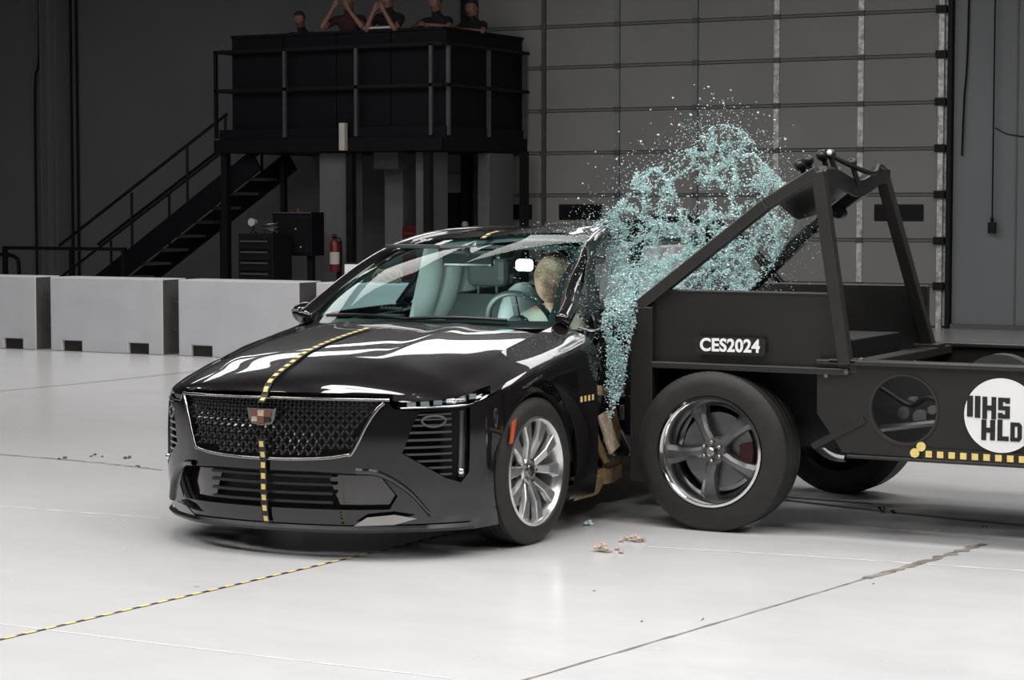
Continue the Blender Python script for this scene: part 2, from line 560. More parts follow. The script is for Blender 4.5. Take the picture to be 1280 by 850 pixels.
mzb('parapet_cap', (MX1 - .12, MX1 - .02, MY + .18, WY, 3.89, 3.93), M['darkblue'])
for x in (-18.10, -16.94, -15.78, -14.61):
    mzb('railing_post', (x - .022, x + .022, MY - .05, MY - .005, 2.5, 3.70), M['rail'] if x > -18 else M['dark'])
for y in (24.76, 25.85, 26.9):
    mzb('railing_post', (MX1 + .03, MX1 + .075, y - .022, y + .022, 2.5, 3.70), M['rail'])
for z in (3.16, 3.70):
    mzb('hand_rail', (-18.12, MX1 + .05, MY - .05, MY - .005, z - .022, z + .022), M['dark'])
    mzb('hand_rail', (MX1 + .03, MX1 + .075, MY - .05, WY, z - .022, z + .022), M['dark'])
    mzb('hand_rail', (-18.12, MX0, MY - .03, MY + .5, z - .022, z + .022), M['dark'])
mzb('toe_board', (-18.12, MX1 + .02, MY - .06, MY - .002, 2.30, 2.48), M['darkblue'])
for (x, y) in ((-18.02, 24.78), (-14.72, 24.78), (-14.25, 26.6), (-15.94, 24.78)):
    mzb('support_post', (x - .05, x + .05, y - .05, y + .05, 0, 2.32), M['dark'])

st = thing('steel_stairs', 'dark steel staircase with pipe railings climbing right to the platform', 'stairs', (-19.2, 25.3, 0))
def LS(x, y, z): return (x + 19.2, y - 25.3, z)
X0s, X1s = -20.95, -17.15     # foot and head of the flight
def zst(x): return (x - X0s) / (X1s - X0s) * 2.45
for y in (24.86, 25.74):
    MB().bar(LS(X0s - .1, y, zst(X0s - .1) + .02), LS(-17.56, y, zst(-17.56) + .02), .05, .30).build('stringer', M['darkblue'], st)
    hy = y
    MB().tube([LS(X0s - .15, hy, .98), LS(-18.05, hy, zst(-18.05) + .98)], .024, 8).build('hand_rail', M['dark'], st)
    MB().tube([LS(X0s - .15, hy, .50), LS(-18.05, hy, zst(-18.05) + .50)], .02, 8).build('mid_rail', M['dark'], st)
    for x in (-20.85, -19.75, -18.75, -18.08):
        MB().tube([LS(x, hy, max(0, zst(x))), LS(x, hy, zst(x) + .98)], .02, 8).build('rail_post', M['dark'], st)
ns = 12
for i in range(ns - 2):
    x = X0s + (i + .5) / ns * (X1s - X0s)
    MB().box(x + 19.2 - .14, x + 19.2 + .14, -.42, .42, zst(x) - .02, zst(x) + .02).build('tread', M['column'], st, bevel=.004)
for x in (-18.45, -17.4):
    MB().box(x + 19.2 - .035, x + 19.2 + .035, -.04, .04, 0, zst(x) - .1).build('prop', M['dark'], st)
gr = thing('guard_railing', 'low dark pipe guard rail at the foot of the stairs', 'railing', (-20.9, 24.3, 0))
for x in (-.75, .5, 1.45):
    MB().box(x - .03, x + .03, -.03, .03, 0, .95).build('post', M['dark'], gr)
for z in (.52, .95): MB().box(-.78, 1.48, -.025, .025, z - .025, z + .025).build('pipe', M['dark'], gr)
tag(MB().tube(spline([(-22.75, 24.9, .82), (-22.2, 24.9, .83), (-21.98, 24.9, .79), (-21.92, 24.9, .65), (-21.92, 24.9, 0)], 5), .03, 8).build('pipe_hoop', M['dark']), 'bent dark pipe hoop behind the leftmost white block', 'pipe hoop')

# columns and door recess under the platform
def wbox(n, a, m, label, cat, **k): return tag(B(*a).build(n, M[m], **k), label, cat)
wbox('wide_column', (-16.50, -16.02, 24.85, 25.2, 0, 2.29), 'column', 'wide plain grey column under the platform beside the black cabinet', 'column', bevel=.01)
wbox('plaster_pier', (-15.92, -15.62, 25.6, 26.0, 0, 2.29), 'wall', 'grey pier just right of the wide column', 'column', bevel=.01)
wbox('plaster_pier', (-15.05, -14.78, 25.0, 25.4, 0, 2.29), 'column', 'narrow grey pier right of the dark doorway', 'column', bevel=.01)
wbox('clad_pier', (-14.60, -14.42, 25.9, 26.6, 0, 2.29), 'column', 'grey pier at the right end of the platform', 'column', bevel=.01)
dr = tag(B(-16.45, -15.50, WY - .07, WY - .005, 0, 1.75).build('door_2', M['dark']), label='dark personnel door under the platform', kind='structure')
B(-16.50, -15.44, WY - .05, WY - .002, 1.75, 2.02).build('transom', M['wallr'], dr)
wbox('duct_box', (-15.85, -15.45, 25.2, 25.5, 2.07, 2.30), 'column', 'small grey duct box under the platform', 'duct', bevel=.01)
wbox('junction_box', (-15.99, -15.90, 24.56, 24.6405, 2.31, 2.68), 'pale', 'slim pale box on the platform front', 'box', bevel=.004)

def tool_cabinet(loc, sx, h, m, label, nd):
    t = thing('tool_cabinet', label, 'tool cabinet', loc)
    MB().box(-sx / 2, sx / 2, -.2, .25, .08, h).build('body', M[m], t, bevel=.01)
    for i in range(nd):
        z0 = .14 + i * (h - .2) / nd
        d = MB().box(-sx / 2 + .03, sx / 2 - .03, -.225, -.2, z0, z0 + (h - .2) / nd - .02).build('drawer', M[m], t, bevel=.004)
        MB().box(-sx / 2 + .06, sx / 2 - .06, -.245, -.225, z0 + (h - .2) / nd - .05, z0 + (h - .2) / nd - .03).build('handle', M['rail'], d)
    for x in (-1, 1):
        for y in (-.14, .18): MB().lathe([(-.015, .001), (-.015, .04), (.015, .04), (.015, .001)], 'x', 12, (x * (sx / 2 - .06), y, .04)).build('caster', M['dark'], t)
    return t
tool_cabinet((-16.55, 23.6, 0), .55, 1.2, 'dark', 'black roller tool cabinet under the stairs', 7)
tool_cabinet((-15.44, 25.75, 0), .32, 1.28, 'red', 'tall red tool cabinet in front of the dark door', 5)
tool_cabinet((-15.12, 25.75, 0), .26, 1.15, 'red', 'shorter red tool cabinet right of the tall red one', 4)
t = thing('spotlight', 'small pale clamp lamp on top of the black tool cabinet', 'lamp', (-16.72, 23.6, 1.2))
MB().lathe([(0, .001), (0, .04), (.03, .03), (.03, .001)], 'z', 14).build('foot', M['dark'], t)
MB().tube([(0, 0, .02), (0, 0, .12)], .01, 6).build('stem', M['dark'], t)
MB().lathe([(-.05, .001), (-.05, .055), (.05, .035), (.05, .001)], 'y', 16, (0, 0, .15)).build('head', M['pale'], t)
t = thing('coiled_hose', 'grey coiled hose lying on the black tool cabinet', 'hose', (-16.45, 23.6, 1.2))
MB().tube([(.1 * math.cos(a / 3), .08 * math.sin(a / 3), .02 + a * .003) for a in range(40)], .014, 6).build('coil', M['rail'], t)
t = thing('monitor_cabinet', 'black box-shaped cabinet on a single post beside the wide column', 'cabinet', (-16.32, 24.06, 0))
MB().box(-.33, .29, -.12, .2, .9, 1.48).build('body', M['screen'], t, bevel=.01)
MB().box(-.29, .25, -.128, -.12, .94, 1.44).build('front_panel', M['dark'], t, bevel=.004)
MB().box(.16, .24, -.03, .05, 0, .9).build('post', M['dark'], t)
MB().box(-.05, .28, -.15, .2, 0, .03).build('base', M['dark'], t)
for (x, z) in ((.05, 1.26), (.13, 1.02)): MB().lathe([(-.136, .001), (-.136, .012), (-.125, .012), (-.125, .001)], 'y', 10, (x, 0, z)).build('indicator', M['pale'], t)
MB().lathe([(0, .001), (0, .03), (.05, .022), (.06, .001)], 'z', 12, (0, 0, 1.48)).build('beacon', M['red'], t)
t = thing('fire_extinguisher', 'red fire extinguisher hung beside the wide column', 'fire extinguisher', (-15.63, 23.9, .70))
MB().lathe([(0, .001), (0, .06), (.02, .068), (.36, .068), (.42, .04), (.44, .02), (.44, .001)], 'z', 24).build('cylinder', M['red'], t, smooth=40)
MB().lathe([(.1, .0695), (.26, .0695), (.26, .069), (.1, .069)], 'z', 24).build('instruction_label', M['pale'], t, smooth=40)
MB().box(-.015, .015, -.05, .03, .44, .47).box(-.012, .012, -.06, .02, .48, .495).build('valve_handle', M['dark'], t)
MB().tube(spline([(.02, 0, .45), (.09, 0, .42), (.085, 0, .25), (.08, 0, .1)], 5), .01, 6).build('hose', M['dark'], t)
B(-.05, .05, .068, .1, .05, .4).build('bracket', M['dark'], t)
B(-.03, .03, .08, .12, -.70, .1).build('stand_post', M['dark'], t)
t = thing('globe_lamp', 'small white round lamp on a thin dark post left of the overhead door', 'lamp', (-15.20, 26.6, 0))
MB().tube([(0, 0, 0), (0, 0, 1.26)], .025, 8).build('post', M['dark'], t)
MB().ball((0, 0, 1.30), .05, 14, 10).build('globe', M['white'], t, smooth=180)
MB().lathe([(0, .001), (0, .12), (.02, .11), (.03, .001)], 'z', 16).build('base', M['dark'], t)


# spectators on the platform ------------------------------------------------
def skin_body(name, joints, bones, mats, classify, parent, sub=1):
    me = bpy.data.meshes.new(name + '_tmp')
    names = list(joints)
    me.from_pydata([joints[k][0] for k in names], [(names.index(a), names.index(b)) for a, b in bones], [])
    o = bpy.data.objects.new(name + '_tmp', me)
    COL.objects.link(o)
    sk = o.modifiers.new('skin', 'SKIN')
    sk.use_smooth_shade = True
    for i, k in enumerate(names):
        d = me.skin_vertices[0].data[i]
        r = joints[k][1]
        d.radius = r if isinstance(r, tuple) else (r, r)
        d.use_root = (i == 0)
    sb = o.modifiers.new('sub', 'SUBSURF')
    sb.levels = sub
    dg = bpy.context.evaluated_depsgraph_get()
    m2 = bpy.data.meshes.new_from_object(o.evaluated_get(dg))
    bpy.data.objects.remove(o)
    m2.name = name
    m2.materials.clear()
    for m in mats: m2.materials.append(m)
    for p in m2.polygons:
        p.material_index = classify(p.center)
        p.use_smooth = True
    b = bpy.data.objects.new(name, m2)
    COL.objects.link(b)
    b.parent = parent
    return b


def person(loc, rz, label, h, lean, arms, cloth, hairm='hair', grp='spectators on the platform'):
    """standing figure behind the parapet; arms: 'rest' | 'face' | 'board'; the body is one mesh"""
    t = thing('person', label, 'person', loc, grp, rz)
    s = h / 1.75
    def p(x, y, z):
        k = max(0, z - .95)
        return (x * s, (y - math.sin(lean) * k) * s, (min(z, .95) + math.cos(lean) * k) * s)
    J = {'pelvis': (p(0, 0, .95), .15 * s), 'waist': (p(0, 0, 1.1), (.15 * s, .11 * s)), 'chest': (p(0, 0, 1.32), (.17 * s, .12 * s)), 'neck0': (p(0, -.01, 1.47), .07 * s), 'neck': (p(0, -.02, 1.53), .055 * s), 'head0': (p(0, -.04, 1.60), .085 * s), 'head1': (p(0, -.03, 1.70), .095 * s), 'head2': (p(0, -.03, 1.75), .06 * s), 'nose': (p(0, -.145, 1.625), .014 * s)}
    bones = [('pelvis', 'waist'), ('waist', 'chest'), ('chest', 'neck0'), ('neck0', 'neck'), ('neck', 'head0'), ('head0', 'head1'), ('head1', 'head2'), ('head0', 'nose')]
    for sd, n in ((-1, 'r'), (1, 'l')):
        J['sh' + n] = (p(sd * .19, 0, 1.42), .065 * s)
        if arms == 'rest':
            el, wr, hd = (sd * .30, -.18, 1.30), (sd * .12, -.32, 1.33), (sd * .03, -.34, 1.34)
        elif arms == 'face':
            el, wr, hd = (sd * .30, -.24, 1.28), (sd * .13, -.26, 1.50), (sd * .08, -.24, 1.60)
        else:
            el, wr, hd = (sd * .22, -.24, 1.22), (sd * .10, -.26, 1.44), (sd * .05, -.25, 1.53)
        J['el' + n] = (p(*el), .042 * s)
        J['wr' + n] = (p(*wr), .028 * s)
        J['hd' + n] = (p(*hd), (.035 * s, .022 * s))
        J['hip' + n] = (p(sd * .1, 0, .88), .095 * s)
        J['kn' + n] = (p(sd * .11, -.02, .5), .06 * s)
        J['an' + n] = (p(sd * .11, .02, .09), .042 * s)
        J['to' + n] = (p(sd * .12, -.15, .04), .035 * s)
        bones += [('chest', 'sh' + n), ('sh' + n, 'el' + n), ('el' + n, 'wr' + n), ('wr' + n, 'hd' + n), ('pelvis', 'hip' + n), ('hip' + n, 'kn' + n), ('kn' + n, 'an' + n), ('an' + n, 'to' + n)]
        hx = Vector(J['hd' + n][0])
        dv = (hx - Vector(J['wr' + n][0])).normalized()
        sdv = Vector((1, 0, 0)) if arms != 'rest' else Vector((0, 0, 1))
        for k in range(4):
            a = hx + sdv * (k - 1.5) * .018 * s
            J['f%s%d' % (n, k)] = (tuple(a + dv * (.075 - .01 * abs(k - 1.2)) * s + Vector((0, -.012, 0))), .009 * s)
            bones.append(('hd' + n, 'f%s%d' % (n, k)))
        J['th' + n] = (tuple(hx - sdv * sd * .045 * s + dv * .02 * s), .010 * s)
        bones.append(('wr' + n, 'th' + n))
    nk = Vector(J['neck'][0])
    els = [(Vector(J['el' + n][0]), Vector(J['hd' + n][0]), Vector(J['sh' + n][0])) for n in 'lr']
    def cls(c):
        if c.z > nk.z - .01 * s: return 0
        for e, hnd, sh in els:
            ax = hnd - e
            k = max(0, min(1.5, (c - e).dot(ax) / ax.length_squared))
            if (c - e - ax * k).length < .085 * s and (c - sh).length > .17 * s: return 0
        return 1
    b = skin_body('body', J, bones, [M['skin'], M[cloth]], cls, t)
    hp = Vector(J['head1'][0])
    mb = MB()
    rows = []
    for i in range(8):
        a = math.pi * .5 * i / 7 * 1.2
        rows.append([(hp.x + .083 * s * math.sin(a) * math.cos(q), hp.y + .010 + .090 * s * math.sin(a) * math.sin(q), hp.z - .025 * s + .088 * s * math.cos(a) + (.05 * s * (i / 7) if math.sin(q) < -.2 else 0)) for q in [2 * math.pi * k / 16 for k in range(17)]])
    mb.grid(rows).build('hair', M[hairm], b, smooth=180)
    fc = Vector(J['head0'][0])
    for s_ in (-1, 1):
        MB().ball((fc.x + s_ * .030 * s, fc.y - .070 * s, fc.z + .055 * s), .009 * s, 8, 6).build('eye', M['hair'], b, smooth=180)
        MB().ball((fc.x + s_ * .078 * s, fc.y + .015 * s, fc.z + .045 * s), .020 * s, 8, 6, (.4, .7, 1.2)).build('ear', M['skin'], b, smooth=180)
    MB().ball((fc.x, fc.y - .076 * s, fc.z - .022 * s), .020 * s, 8, 6, (1.1, .4, .25)).build('mouth', M['clothr'], b, smooth=180)
    return t
PZ = 2.62
person((-17.08, 25.42, PZ), .15, 'dark-haired spectator in dark clothing, leftmost on the platform, head just above the parapet', 1.66, .28, 'rest', 'cloth')
person((-16.10, 25.05, PZ), .1, 'spectator in dark maroon top with bare arms raised to the face on the platform', 1.84, .08, 'face', 'clothr')
person((-15.46, 25.05, PZ), .0, 'spectator on the platform with raised forearms behind a pale board', 1.84, .08, 'board', 'cloth')
person((-14.95, 25.5, PZ), -.1, 'spectator in dark clothing second from the right on the platform', 1.80, .12, 'rest', 'cloth')
person((-14.72, 26.05, PZ), -.2, 'rightmost spectator on the platform in dark clothing', 1.76, .05, 'rest', 'cloth')
tag(MB().box(-15.72, -15.28, 24.76, 24.86, 3.935, 3.965).build('pale_board', M['pale'], bevel=.004), 'pale narrow board lying on the platform parapet', 'board')

# ------------------------------------------------------------------ row of white barrier blocks
BY = 18.2
def block_mesh():
    mb = MB()
    W, D, H = 1.52, .42, .80
    ps = [(.16, .43), (1.06, 1.33)]
    pz = .115
    # front/back outline with two fork pockets open at the bottom
    out = [(0, 0), (ps[0][0], 0), (ps[0][0], pz), (ps[0][1], pz), (ps[0][1], 0), (ps[1][0], 0), (ps[1][0], pz), (ps[1][1], pz), (ps[1][1], 0), (W, 0), (W, H), (0, H)]
    mb.prism(out, lambda a, b: (a, 0, b), lambda a, b: (a, D, b))
    return mb
bm0 = None
labs = ['leftmost white barrier block, cut by the left edge of the picture', 'second white barrier block from the left, whole and in front of the stairs', 'third white barrier block from the left, partly behind the car hood', 'rightmost white barrier block, mostly hidden behind the car windshield']
for i, lab in enumerate(labs):
    x = -15.588 + (i - 1) * 1.727
    t = thing('barrier_block', lab, 'barrier', (x, BY, 0), 'white barrier blocks in a row')
    if bm0 is None:
        bm0 = block_mesh().build('body', M['block'], t, bevel=.012)
        prt = [MB().box(a, a + .28, .04, .05, 0, .118).build('fork_pocket_shade', M['pocket'], t) for a in (.155, 1.055)]  # near-black sheet in each pocket: the hole's shade put into its colour
        prt += [MB().box(1.52, 1.526, .012, .408, .01, .79).build('dark_end_sheet', M['drib'], t)]  # added grey sheet: darkens the right end, which the lamps light too evenly
        prt += [MB().box(1.52, 1.60, .16, .2, z, z + .015).build('link_lug', M['rail'], t) for z in (.25, .55)]
    else:
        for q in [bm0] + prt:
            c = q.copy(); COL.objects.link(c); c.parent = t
t = thing('work_light', 'small black work light on top of the rightmost barrier block', 'lamp', (-11.78, 18.35, .80))
MB().box(-.12, .12, -.06, .06, 0, .025).build('foot', M['dark'], t)
MB().tube([(-.1, 0, .02), (-.1, 0, .14)], .012, 6).tube([(.1, 0, .02), (.1, 0, .14)], .012, 6).build('yoke', M['dark'], t)
h = MB().box(-.09, .09, -.04, .06, .07, .2).build('lamp_head', M['dark'], t, bevel=.01)
B(-.075, .075, -.046, -.04, .085, .185).build('lens', M['white'], h)
t = thing('cable_bundle', 'tangle of yellow-brown cable on the rightmost barrier block', 'cable', (-11.42, 18.42, .80))
MB().tube([(.16 * math.cos(a * .9), .07 * math.sin(a * .7), .07 + .06 * math.sin(a * 1.3)) for a in [i * .35 for i in range(50)]], .012, 6).build('coil', M['tan'], t)

# light housings over the crash zone
for i, (lo, x, y, z, sx, sy) in enumerate(LAMPS):
    t = thing('overhead_lamp', 'long flat overhead lamp hung above the crash zone, out of the picture', 'lamp', (x, y, z), 'overhead lamps of the lighting rig')
    MB().box(-sx / 2 - .05, sx / 2 + .05, -sy / 2 - .05, sy / 2 + .05, .02, .2).build('housing', M['dark'], t, bevel=.01)
    for s_ in (-1, 1): MB().tube([(s_ * sx * .4, 0, .2), (s_ * sx * .4, 0, 9.0 - z)], .02, 6).build('hanger', M['dark'], t)
    lo.parent = t
    lo.location = (0, 0, 0)

# ------------------------------------------------------------------ the car (local: x = its left, y = rearward, origin under the front axle)
car = thing('sedan_car', 'glossy black four-door sedan struck on its side, yellow tape down its nose', 'car', (-5.60, 8.86, 0))
_pp = [(0, -.880), (.2, -.868), (.41, -.825), (.55, -.755), (.70, -.650), (.80, -.550), (.873, -.435), (.918, -.28), (.938, -.1), (.944, .15), (.945, .8), (.945, 2.2), (.94, 3.1), (.91, 3.7), (.80, 3.98), (.55, 4.06), (0, 4.09)]
_pl = [Vector((-.2, -.868, 0))] + [Vector((a, b, 0)) for a, b in _pp]
_pl = spline(_pl, 14)[14:]
_us = [0.0]
for i in range(1, len(_pl)): _us.append(_us[-1] + (_pl[i] - _pl[i - 1]).length)
_us = np.array(_us); _px = np.array([p.x for p in _pl]); _py = np.array([p.y for p in _pl])
UMAX = _us[-1]
def u_y(y): return float(np.interp(y, _py[20:], _us[20:]))
def u_x(x): return float(np.interp(x, _px[:100], _us[:100]))
KV = [.10, .20, .35, .50, .62, .75, .90]
_TU = [0, u_x(.41), u_x(.613), u_x(.80), u_x(.873), u_y(-.28), u_y(0), u_y(.4), u_y(.62), u_y(1.0), u_y(2.0), u_y(3.2), u_y(3.85), UMAX]
_ZS = [.700, .698, .695, .700, .712, .735, .790, .850, .880, .900, .920, .95, .95, .95]
_ZE = [.748, .742, .735, .752, .775, .822, .892, .960, .995, 1.025, 1.045, 1.065, 1.06, 1.05]
_OS = [.014, .014, .012, .014, .018, .020, .020, .020, .020, .020, .020, .025, .03, .03]
_OE = [.030, .032, .035, .085, .130, .175, .205, .215, .200, .130, .120, .130, .15, .12]
def crush(p):
    x, y, z = p
    if x > .25:
        d = .30 * min(1, max(0, (y - .70) / .5)) * min(1, max(0, (3.1 - y) / .6))
        d *= 1.0 if z < .98 else max(.0, 1 - (z - .98) * 4.0)
        k = min(1, (x - .25) / .5)
        n = noise.noise(Vector((y * 5, z * 6, 3.0))) * .05 if d > .02 else 0
        x -= d * k + n * k * min(1, d * 6)
        z += noise.noise(Vector((y * 4, z * 4, 9.0))) * .04 * min(1, d * 4) * k
    if x > 0 and z > 1.1: z += .055 * (x / .58) * min(1, (z - 1.1) / .25)
    return (x, y, z + .014 * x)
def S(u, v, off=0.0):
    sd = -1 if u < 0 else 1
    a = abs(u)
    x = float(np.interp(a, _us, _px)); y = float(np.interp(a, _us, _py))
    e = .01
    tx = float(np.interp(min(a + e, UMAX), _us, _px) - np.interp(max(a - e, 0), _us, _px)); ty = float(np.interp(min(a + e, UMAX), _us, _py) - np.interp(max(a - e, 0), _us, _py))
    if a < e: tx, ty = 1, 0
    l = math.hypot(tx, ty)
    nx, ny = ty / l, -tx / l
    zs, ze, os_, oe = cr(_TU, _ZS, a), cr(_TU, _ZE, a), cr(_TU, _OS, a), cr(_TU, _OE, a)
    z = cr(KV, [.10, .20, .35, .50, .62, zs, ze], v)
    o = cr(KV, [.045, .012, .0, .0, .004, os_, oe], v)
    x += (off - o) * nx; y += (off - o) * ny
    return crush((sd * x, y, z))
def panel(name, outer, m, holes=(), st=.03, off=0.0, parent=None, solid=.006, smooth=40):
    vv, T = sheet(outer, holes, st)
    V = [S(a, b, off) for a, b in vv]
    # consistent outward winding
    F = []
    for t in T:
        a, b, c = (vv[i] for i in t)
        F.append(t if ((b[0] - a[0]) * (c[1] - a[1]) - (b[1] - a[1]) * (c[0] - a[0])) > 0 else t[::-1])
    return mk(name, V, F, M[m], parent or car, smooth=smooth, solid=solid)
def mir(poly): return [(-a, b) for a, b in poly][::-1]

uA = u_y(0)          # wheel arch centre along the side
AR = .374
def arch(y0, r=AR, n=18, a0=0.0, a1=math.pi): return [(u_y(0) + y0 + r * math.cos(a0 + (a1 - a0) * i / (n - 1)), .345 + r * math.sin(a0 + (a1 - a0) * i / (n - 1))) for i in range(n)]
uF = uA - .30        # seam bumper/fender
zF = .345 + math.sqrt(AR * AR - .09)
GR = [(-.585, .80), (-.575, .765), (-.445, .500), (-.40, .470), (-.25, .452), (0, .446), (.25, .452), (.40, .470), (.445, .500), (.575, .765), (.585, .80)]
VENT = [(.735, .675), (.975, .690), (.965, .38), (.925, .335), (.85, .36), (.655, .475)]
INT = [(-.56, .382), (-.635, .285), (-.60, .225), (.60, .225), (.635, .285), (.56, .382), (.25, .395), (-.25, .395)]
# bumper skin
al = []
for i in range(14):
    a = math.pi - math.acos(.30 / AR) 
    t_ = a + (math.pi + math.asin(.225 / AR) - a) * i / 13
    al.append((uA + AR * math.cos(t_), .345 + AR * math.sin(t_)))
top_r = [(.585, .79), (.62, .70), (.70, .685), (.98, .700), (1.10, .735), (uF, .76)]
outer = [(-x, y) for x, y in al[::-1]]
outer = [(-uF, .76), (-1.10, .735), (-.98, .700), (-.70, .685), (-.62, .70), (-.585, .79)] + GR[1:-1] + top_r + [(uF, zF)] + al[1:] + [(.98, .115), (.8, .125), (-.8, .125), (-.98, .115)] + [(-a, b) for a, b in al[:0:-1]] + [(-uF, zF)]
panel('front_bumper', outer, 'paint', [VENT, mir(VENT), INT], st=.026)
# lower splitter, lip and plates
lp = MB()
for z0, z1, o0, o1 in ((.155, .185, .035, .05),):
    us = np.linspace(-1.0, 1.0, 61)
    lp.grid([[S(a, .12, .0) for a in us], [S(a, .12, .022) for a in us], [S(a, .135, .028) for a in us], [S(a, .150, .006) for a in us]])
lp.build('splitter_lip', M['black'], car, smooth=50)
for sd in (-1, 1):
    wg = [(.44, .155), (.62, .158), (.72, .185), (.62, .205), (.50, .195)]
    panel('lip_blade', wg if sd > 0 else mir(wg), 'chrome' if sd > 0 else 'blackgloss', st=.04, off=.03)  # chrome on the left blade puts a white reflection into its colour
    gl = [(.30, .378), (.555, .372), (.625, .285), (.595, .235), (.36, .235)]
    panel('intake_plate', gl if sd > 0 else mir(gl), 'plum', st=.04, off=-.05)
    # crease wing running from grille corner to the lower corner
    wv = spline([(.45, .40, 0), (.56, .385, 0), (.68, .31, 0), (.78, .20, 0)], 5)
    MB().grid([[S(sd * p.x, p.y + d, o) for p in wv] for d, o in ((-.016, .0), (-.008, .018), (.006, .02), (.014, .002))]).build('bumper_crease', M['paint'], car, smooth=60)
nb = MB()
for z in (.255, .295, .335, .372):
    us = np.linspace(-.335, .335, 25)
    ib = MB().grid([[S(a, z - .008, -.03) for a in us], [S(a, z - .006, -.012) for a in us], [S(a, z + .006, -.012) for a in us], [S(a, z + .008, -.03) for a in us]]).build('intake_slat', M['black'], car)
us = np.linspace(-.66, .66, 31)
MB().grid([[S(a, z, -.09) for a in us] for z in (.20, .30, .42)]).build('intake_back', M['under'], car)
# radiator grille: lattice in a chrome frame
us = np.linspace(-.60, .60, 31)
MB().grid([[S(a, z, -.06) for a in us] for z in (.43, .55, .65, .72, .80)]).build('grille_back', M['under'], car)
gpoly = np.array(GR)
lat = MB()
rows_ = 12
for r_ in range(rows_):
    v = .468 + r_ * .0285
    for k in range(-14, 15):
        u = k * .044 + (.022 if r_ % 2 else 0)
        w_ = .0145
        if not inside(gpoly, np.array([(u - w_, v), (u + w_, v), (u, v - .012), (u, v + .012)])).all(): continue
        c = S(u, v, .006)
        e = [S(u - .019, v + .004, -.018), S(u, v - .008, -.006), S(u + .019, v + .004, -.018), S(u, v + .010, -.006)]
        lat.add([c] + e, [(0, 1, 2), (0, 2, 3), (0, 3, 4), (0, 4, 1)])
        for (du, dv) in ((-.022, .0285), (.022, .0285)):
            if inside(gpoly, np.array([(u + du, v + dv)]))[0]:
                lat.bar(S(u + du * .25, v + dv * .25, -.016), S(u + du * .8, v + dv * .8, -.016), .006, .010)
tag(lat.build('grille_mesh', M['grillem'], car), kind='stuff')
fr = [(a, b) for a, b in GR]
fp = spline([(a, b, 0) for a, b in GR[1:-1]], 5)
MB().tube([S(p.x, p.y, .004) for p in fp], .0085, 8).build('grille_frame', M['chrome'], car, smooth=60)
us = np.linspace(-.60, .60, 41)
MB().tube([S(a, .81, .006) for a in us], .0075, 8).build('grille_top_strip', M['chrome'], car, smooth=60)
# crest emblem
em0 = [(-.078, .040), (-.064, .034), (.064, .034), (.078, .040), (.068, -.012), (.055, -.034), (0, -.043), (-.055, -.034), (-.068, -.012)]
def emz(a, b, o): 
    q = S(a, .62, .02); return (q[0], q[1] - o, b + .640)
e = MB().prism(em0, lambda a, b: emz(a, b, .012), lambda a, b: emz(a, b, -.01)).build('crest_emblem', M['chrome'], car, bevel=.002)
cols = ['emr', 'alu', 'emr', 'tblack', 'emr', 'alu']
for i, (x0, x1, z0, z1, c) in enumerate([(-.054, -.020, .0, .026, 'emr'), (-.017, .017, .0, .026, 'rubble'), (.020, .054, .0, .026, 'emr'), (-.050, -.020, -.026, -.003, 'rubble'), (-.017, .017, -.031, -.003, 'emr'), (.020, .050, -.026, -.003, 'tblack')]):
    MB().prism([(x0, z0), (x1, z0), (x1, z1), (x0, z1)], lambda a, b: emz(a, b, .016), lambda a, b: emz(a, b, .010)).build('crest_field', M[c], e)
